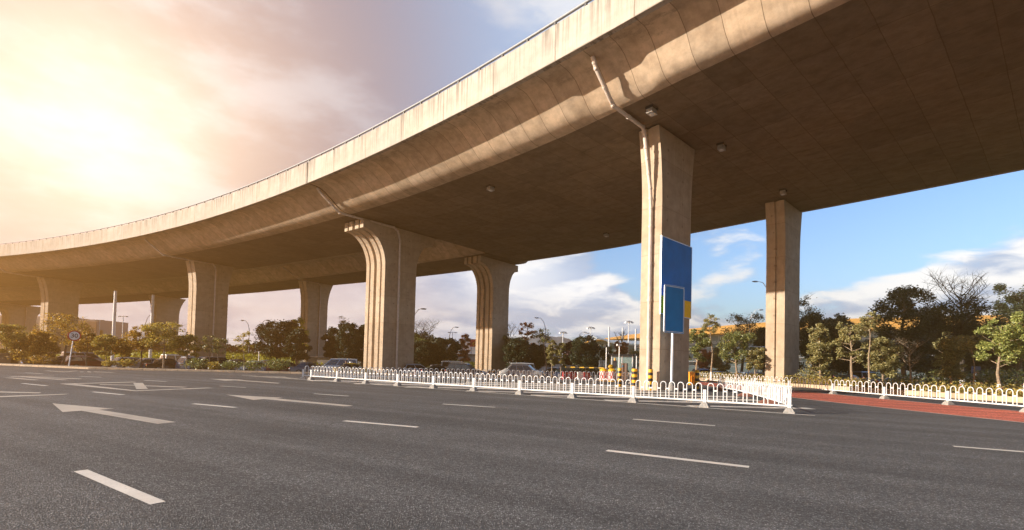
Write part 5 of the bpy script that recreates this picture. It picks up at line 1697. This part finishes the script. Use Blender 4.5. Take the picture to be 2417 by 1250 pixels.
BK, SV, WH_, DB, DR, GYc, BS, TX = (0.012, 0.011, 0.012), (0.27, 0.27, 0.285), (0.62, 0.61, 0.60), (0.02, 0.04, 0.09), (0.12, 0.012, 0.015), (0.10, 0.10, 0.105), (0.30, 0.36, 0.44), (0.50, 0.33, 0.03)
for kind, c, px, Y, yaw, lb, ex in (
        ('sedan', GYc, 118, 56.5, 62, 'grey saloon under the tallest golden tree', None),
        ('sedan', BK, 168, 55.5, 55, 'black saloon just left of the 30 sign pole', None),
        ('hatch', DR, 208, 54.5, 58, 'dark reddish hatchback right of the 30 sign pole', None),
        ('van', SV, 200, 66, 58, 'silver van in the second row behind the 30 sign', None),
        ('hatch', SV, 322, 53.5, 57, 'silver hatchback glimpsed under the golden trees', None),
        ('sedan', SV, 364, 53.2, 57, 'silver grey saloon left of the pair of sunlit pier strips', None),
        ('sedan', BK, 402, 53.0, 55, 'black saloon in front of the white roofed car', None),
        ('van', WH_, 432, 62, 60, 'white roofed van at the foot of the sunlit pier strips', None),
        ('suv', BS, 478, 54, 58, 'blue grey off-roader behind the round shrub, with a reflecting windscreen', 'rails'),
        ('suv', BK, 524, 54.5, 52, 'black off-roader behind the pier saplings', 'rails'),
        ('sedan', GYc, 566, 53.5, 48, 'dark grey saloon left of the white car', None),
        ('sedan', BK, 570, 66, 50, 'black saloon in the second row behind the dark grey one', None),
        ('sedan', WH_, 614, 52.3, 40, 'white saloon behind the sapling that stands against the sky', None),
        ('sedan', DR, 682, 53, 42, 'dark red saloon behind the largest round shrub', None),
        ('sedan', SV, 640, 66, 45, 'silver saloon in the second row behind the white car', None),
        ('sedan', GYc, 735, 53.5, 32, 'dark metallic saloon at the left end of the railings', None),
        ('van', BS, 800, 60, 195, 'blue silver people carrier left of the ribbed sunlit pier', None),
        ('sedan', TX, 838, 54.5, 30, 'yellow and dark taxi against the ribbed sunlit pier', 'taxi'),
        ('hatch', BS, 990, 59, 25, 'blue silver hatchback right of the ribbed sunlit pier', None),
        ('sedan', BK, 1040, 57, 20, 'black saloon right of the blue silver hatchback', None),
        ('van', SV, 1078, 72, 15, 'silver dark windowed van behind the black cars', None),
        ('suv', BK, 1102, 56, -12, 'large black off-roader at the foot of the half-shaded pier', 'rails'),
        ('van', WH_, 1222, 66, 190, 'white van right of the half-shaded ribbed pier', None),
        ('suv', SV, 1246, 60, -15, 'silver off-roader in front of the white van', 'rails'),
        ('sedan', DB, 1318, 60, -15, 'dark blue saloon right of the silver off-roader', None),
        ('suv', BK, 1358, 70, -10, 'black off-roader behind the barrier arm', None),
        ('suv', BK, 1404, 72, -10, 'black off-roader behind the checked barrels', None),
        ('sedan', DB, 1700, 62, 20, 'dark blue saloon right of the orange water barrier', None),
        ('suv', DB, 1668, 68, 25, 'dark blue off-roader behind the green tree with the bent stem', None),
        ('sedan', BS, 1762, 64, 25, 'blue grey saloon between the right hand piers', None),
        ('sedan', SV, 1792, 66, 25, 'silver saloon against the second right hand pier', None),
        ('sedan', DB, 1975, 62, 25, 'dark blue saloon under the clean stemmed olive tree', None),
        ('sedan', BK, 2008, 60, 25, 'black saloon right of the dark blue one under the olive trees', None),
        ('van', SV, 2046, 66, 25, 'silver van behind the tallest thin sapling', None),
        ('sedan', BS, 2084, 60, 25, 'blue grey saloon left of the great dark tree', None),
        ('sedan', WH_, 2128, 64, 25, 'white saloon behind the trunk of the great dark tree', None)):
    car(kind, c, px, Y, yaw, lb, -0.44, ex)

# ------------------------------------------------------------------ a person behind the railings
pr = empty('person', (X(818, 52.5), 52.5, -0.44), math.radians(200), 'dark haired person in dark clothes standing behind the left railing', 'person')
J = [((0, 0, 0.92), 0.13), ((0, 0, 1.10), 0.125), ((0, 0, 1.30), 0.145), ((0, 0, 1.42), 0.07), ((0, 0, 1.50), 0.055), ((0, 0.01, 1.58), 0.085), ((0, 0.01, 1.67), 0.085),
     ((0.18, 0, 1.38), 0.065), ((0.24, 0.01, 1.12), 0.048), ((0.25, 0.08, 0.88), 0.036), ((0.25, 0.11, 0.78), 0.03),
     ((-0.18, 0, 1.38), 0.065), ((-0.24, 0.01, 1.12), 0.048), ((-0.25, 0.08, 0.88), 0.036), ((-0.25, 0.11, 0.78), 0.03),
     ((0.10, 0, 0.84), 0.09), ((0.11, 0.01, 0.48), 0.065), ((0.11, -0.01, 0.09), 0.045), ((0.11, 0.13, 0.04), 0.04),
     ((-0.10, 0, 0.84), 0.09), ((-0.11, 0.01, 0.48), 0.065), ((-0.11, -0.01, 0.09), 0.045), ((-0.11, 0.13, 0.04), 0.04)]
ED = [(0, 1), (1, 2), (2, 3), (3, 4), (4, 5), (5, 6), (2, 7), (7, 8), (8, 9), (9, 10), (2, 11), (11, 12), (12, 13), (13, 14), (0, 15), (15, 16), (16, 17), (17, 18), (0, 19), (19, 20), (20, 21), (21, 22)]
me = bpy.data.meshes.new('body')
me.from_pydata([p for p, r in J], ED, [])
bo = bpy.data.objects.new('body', me)
COL.objects.link(bo)
bo.parent = pr
sk = bo.modifiers.new('skin', 'SKIN')
for i, (p, r) in enumerate(J):
    me.skin_vertices[0].data[i].radius = (r, r)
me.skin_vertices[0].data[0].use_root = True
bo.modifiers.new('sub', 'SUBSURF').levels = 1
pmat, tt = new_mat('person_skin_and_cloth')
zz = tt.n('ShaderNodeSeparateXYZ', {0: tt.n('ShaderNodeTexCoord').outputs['Object']}).outputs[2]
finish(tt, tt.mix(tt.math('GREATER_THAN', zz, 1.46), tt.mix(tt.math('GREATER_THAN', zz, 0.9), (0.03, 0.035, 0.05), (0.05, 0.05, 0.06)), (0.42, 0.24, 0.16)), 0.8)
me.materials.append(pmat)
MB().ellipsoid((0, -0.02, 1.68), (0.10, 0.11, 0.09), 12, 8).build('hair', BLACK, pr, smooth=True)

# ------------------------------------------------------------------ warm scattering volume added to imitate lens flare
hb_ = MB().add([(x, y, z) for z in (-2.0, 24.5) for x, y in ((-260, -60), (260, -60), (260, 240), (-260, 240))], [(3, 2, 1, 0), (4, 5, 6, 7), (0, 1, 5, 4), (1, 2, 6, 5), (2, 3, 7, 6), (3, 0, 4, 7)])
hmat = bpy.data.materials.new('lens_flare_volume')
hmat.use_nodes = True
hn = NT(hmat.node_tree)
pv = hn.n('ShaderNodeVolumePrincipled', {'Color': (1.0, 0.50, 0.15, 1), 'Density': 0.0027, 'Anisotropy': 0.76})
hn.n('ShaderNodeOutputMaterial', {'Volume': pv.outputs[0]})
tag(hb_.build('flare_volume', hmat), 'warm volume added to imitate lens flare over the road and under the flyover', 'flare_volume', kind='stuff')
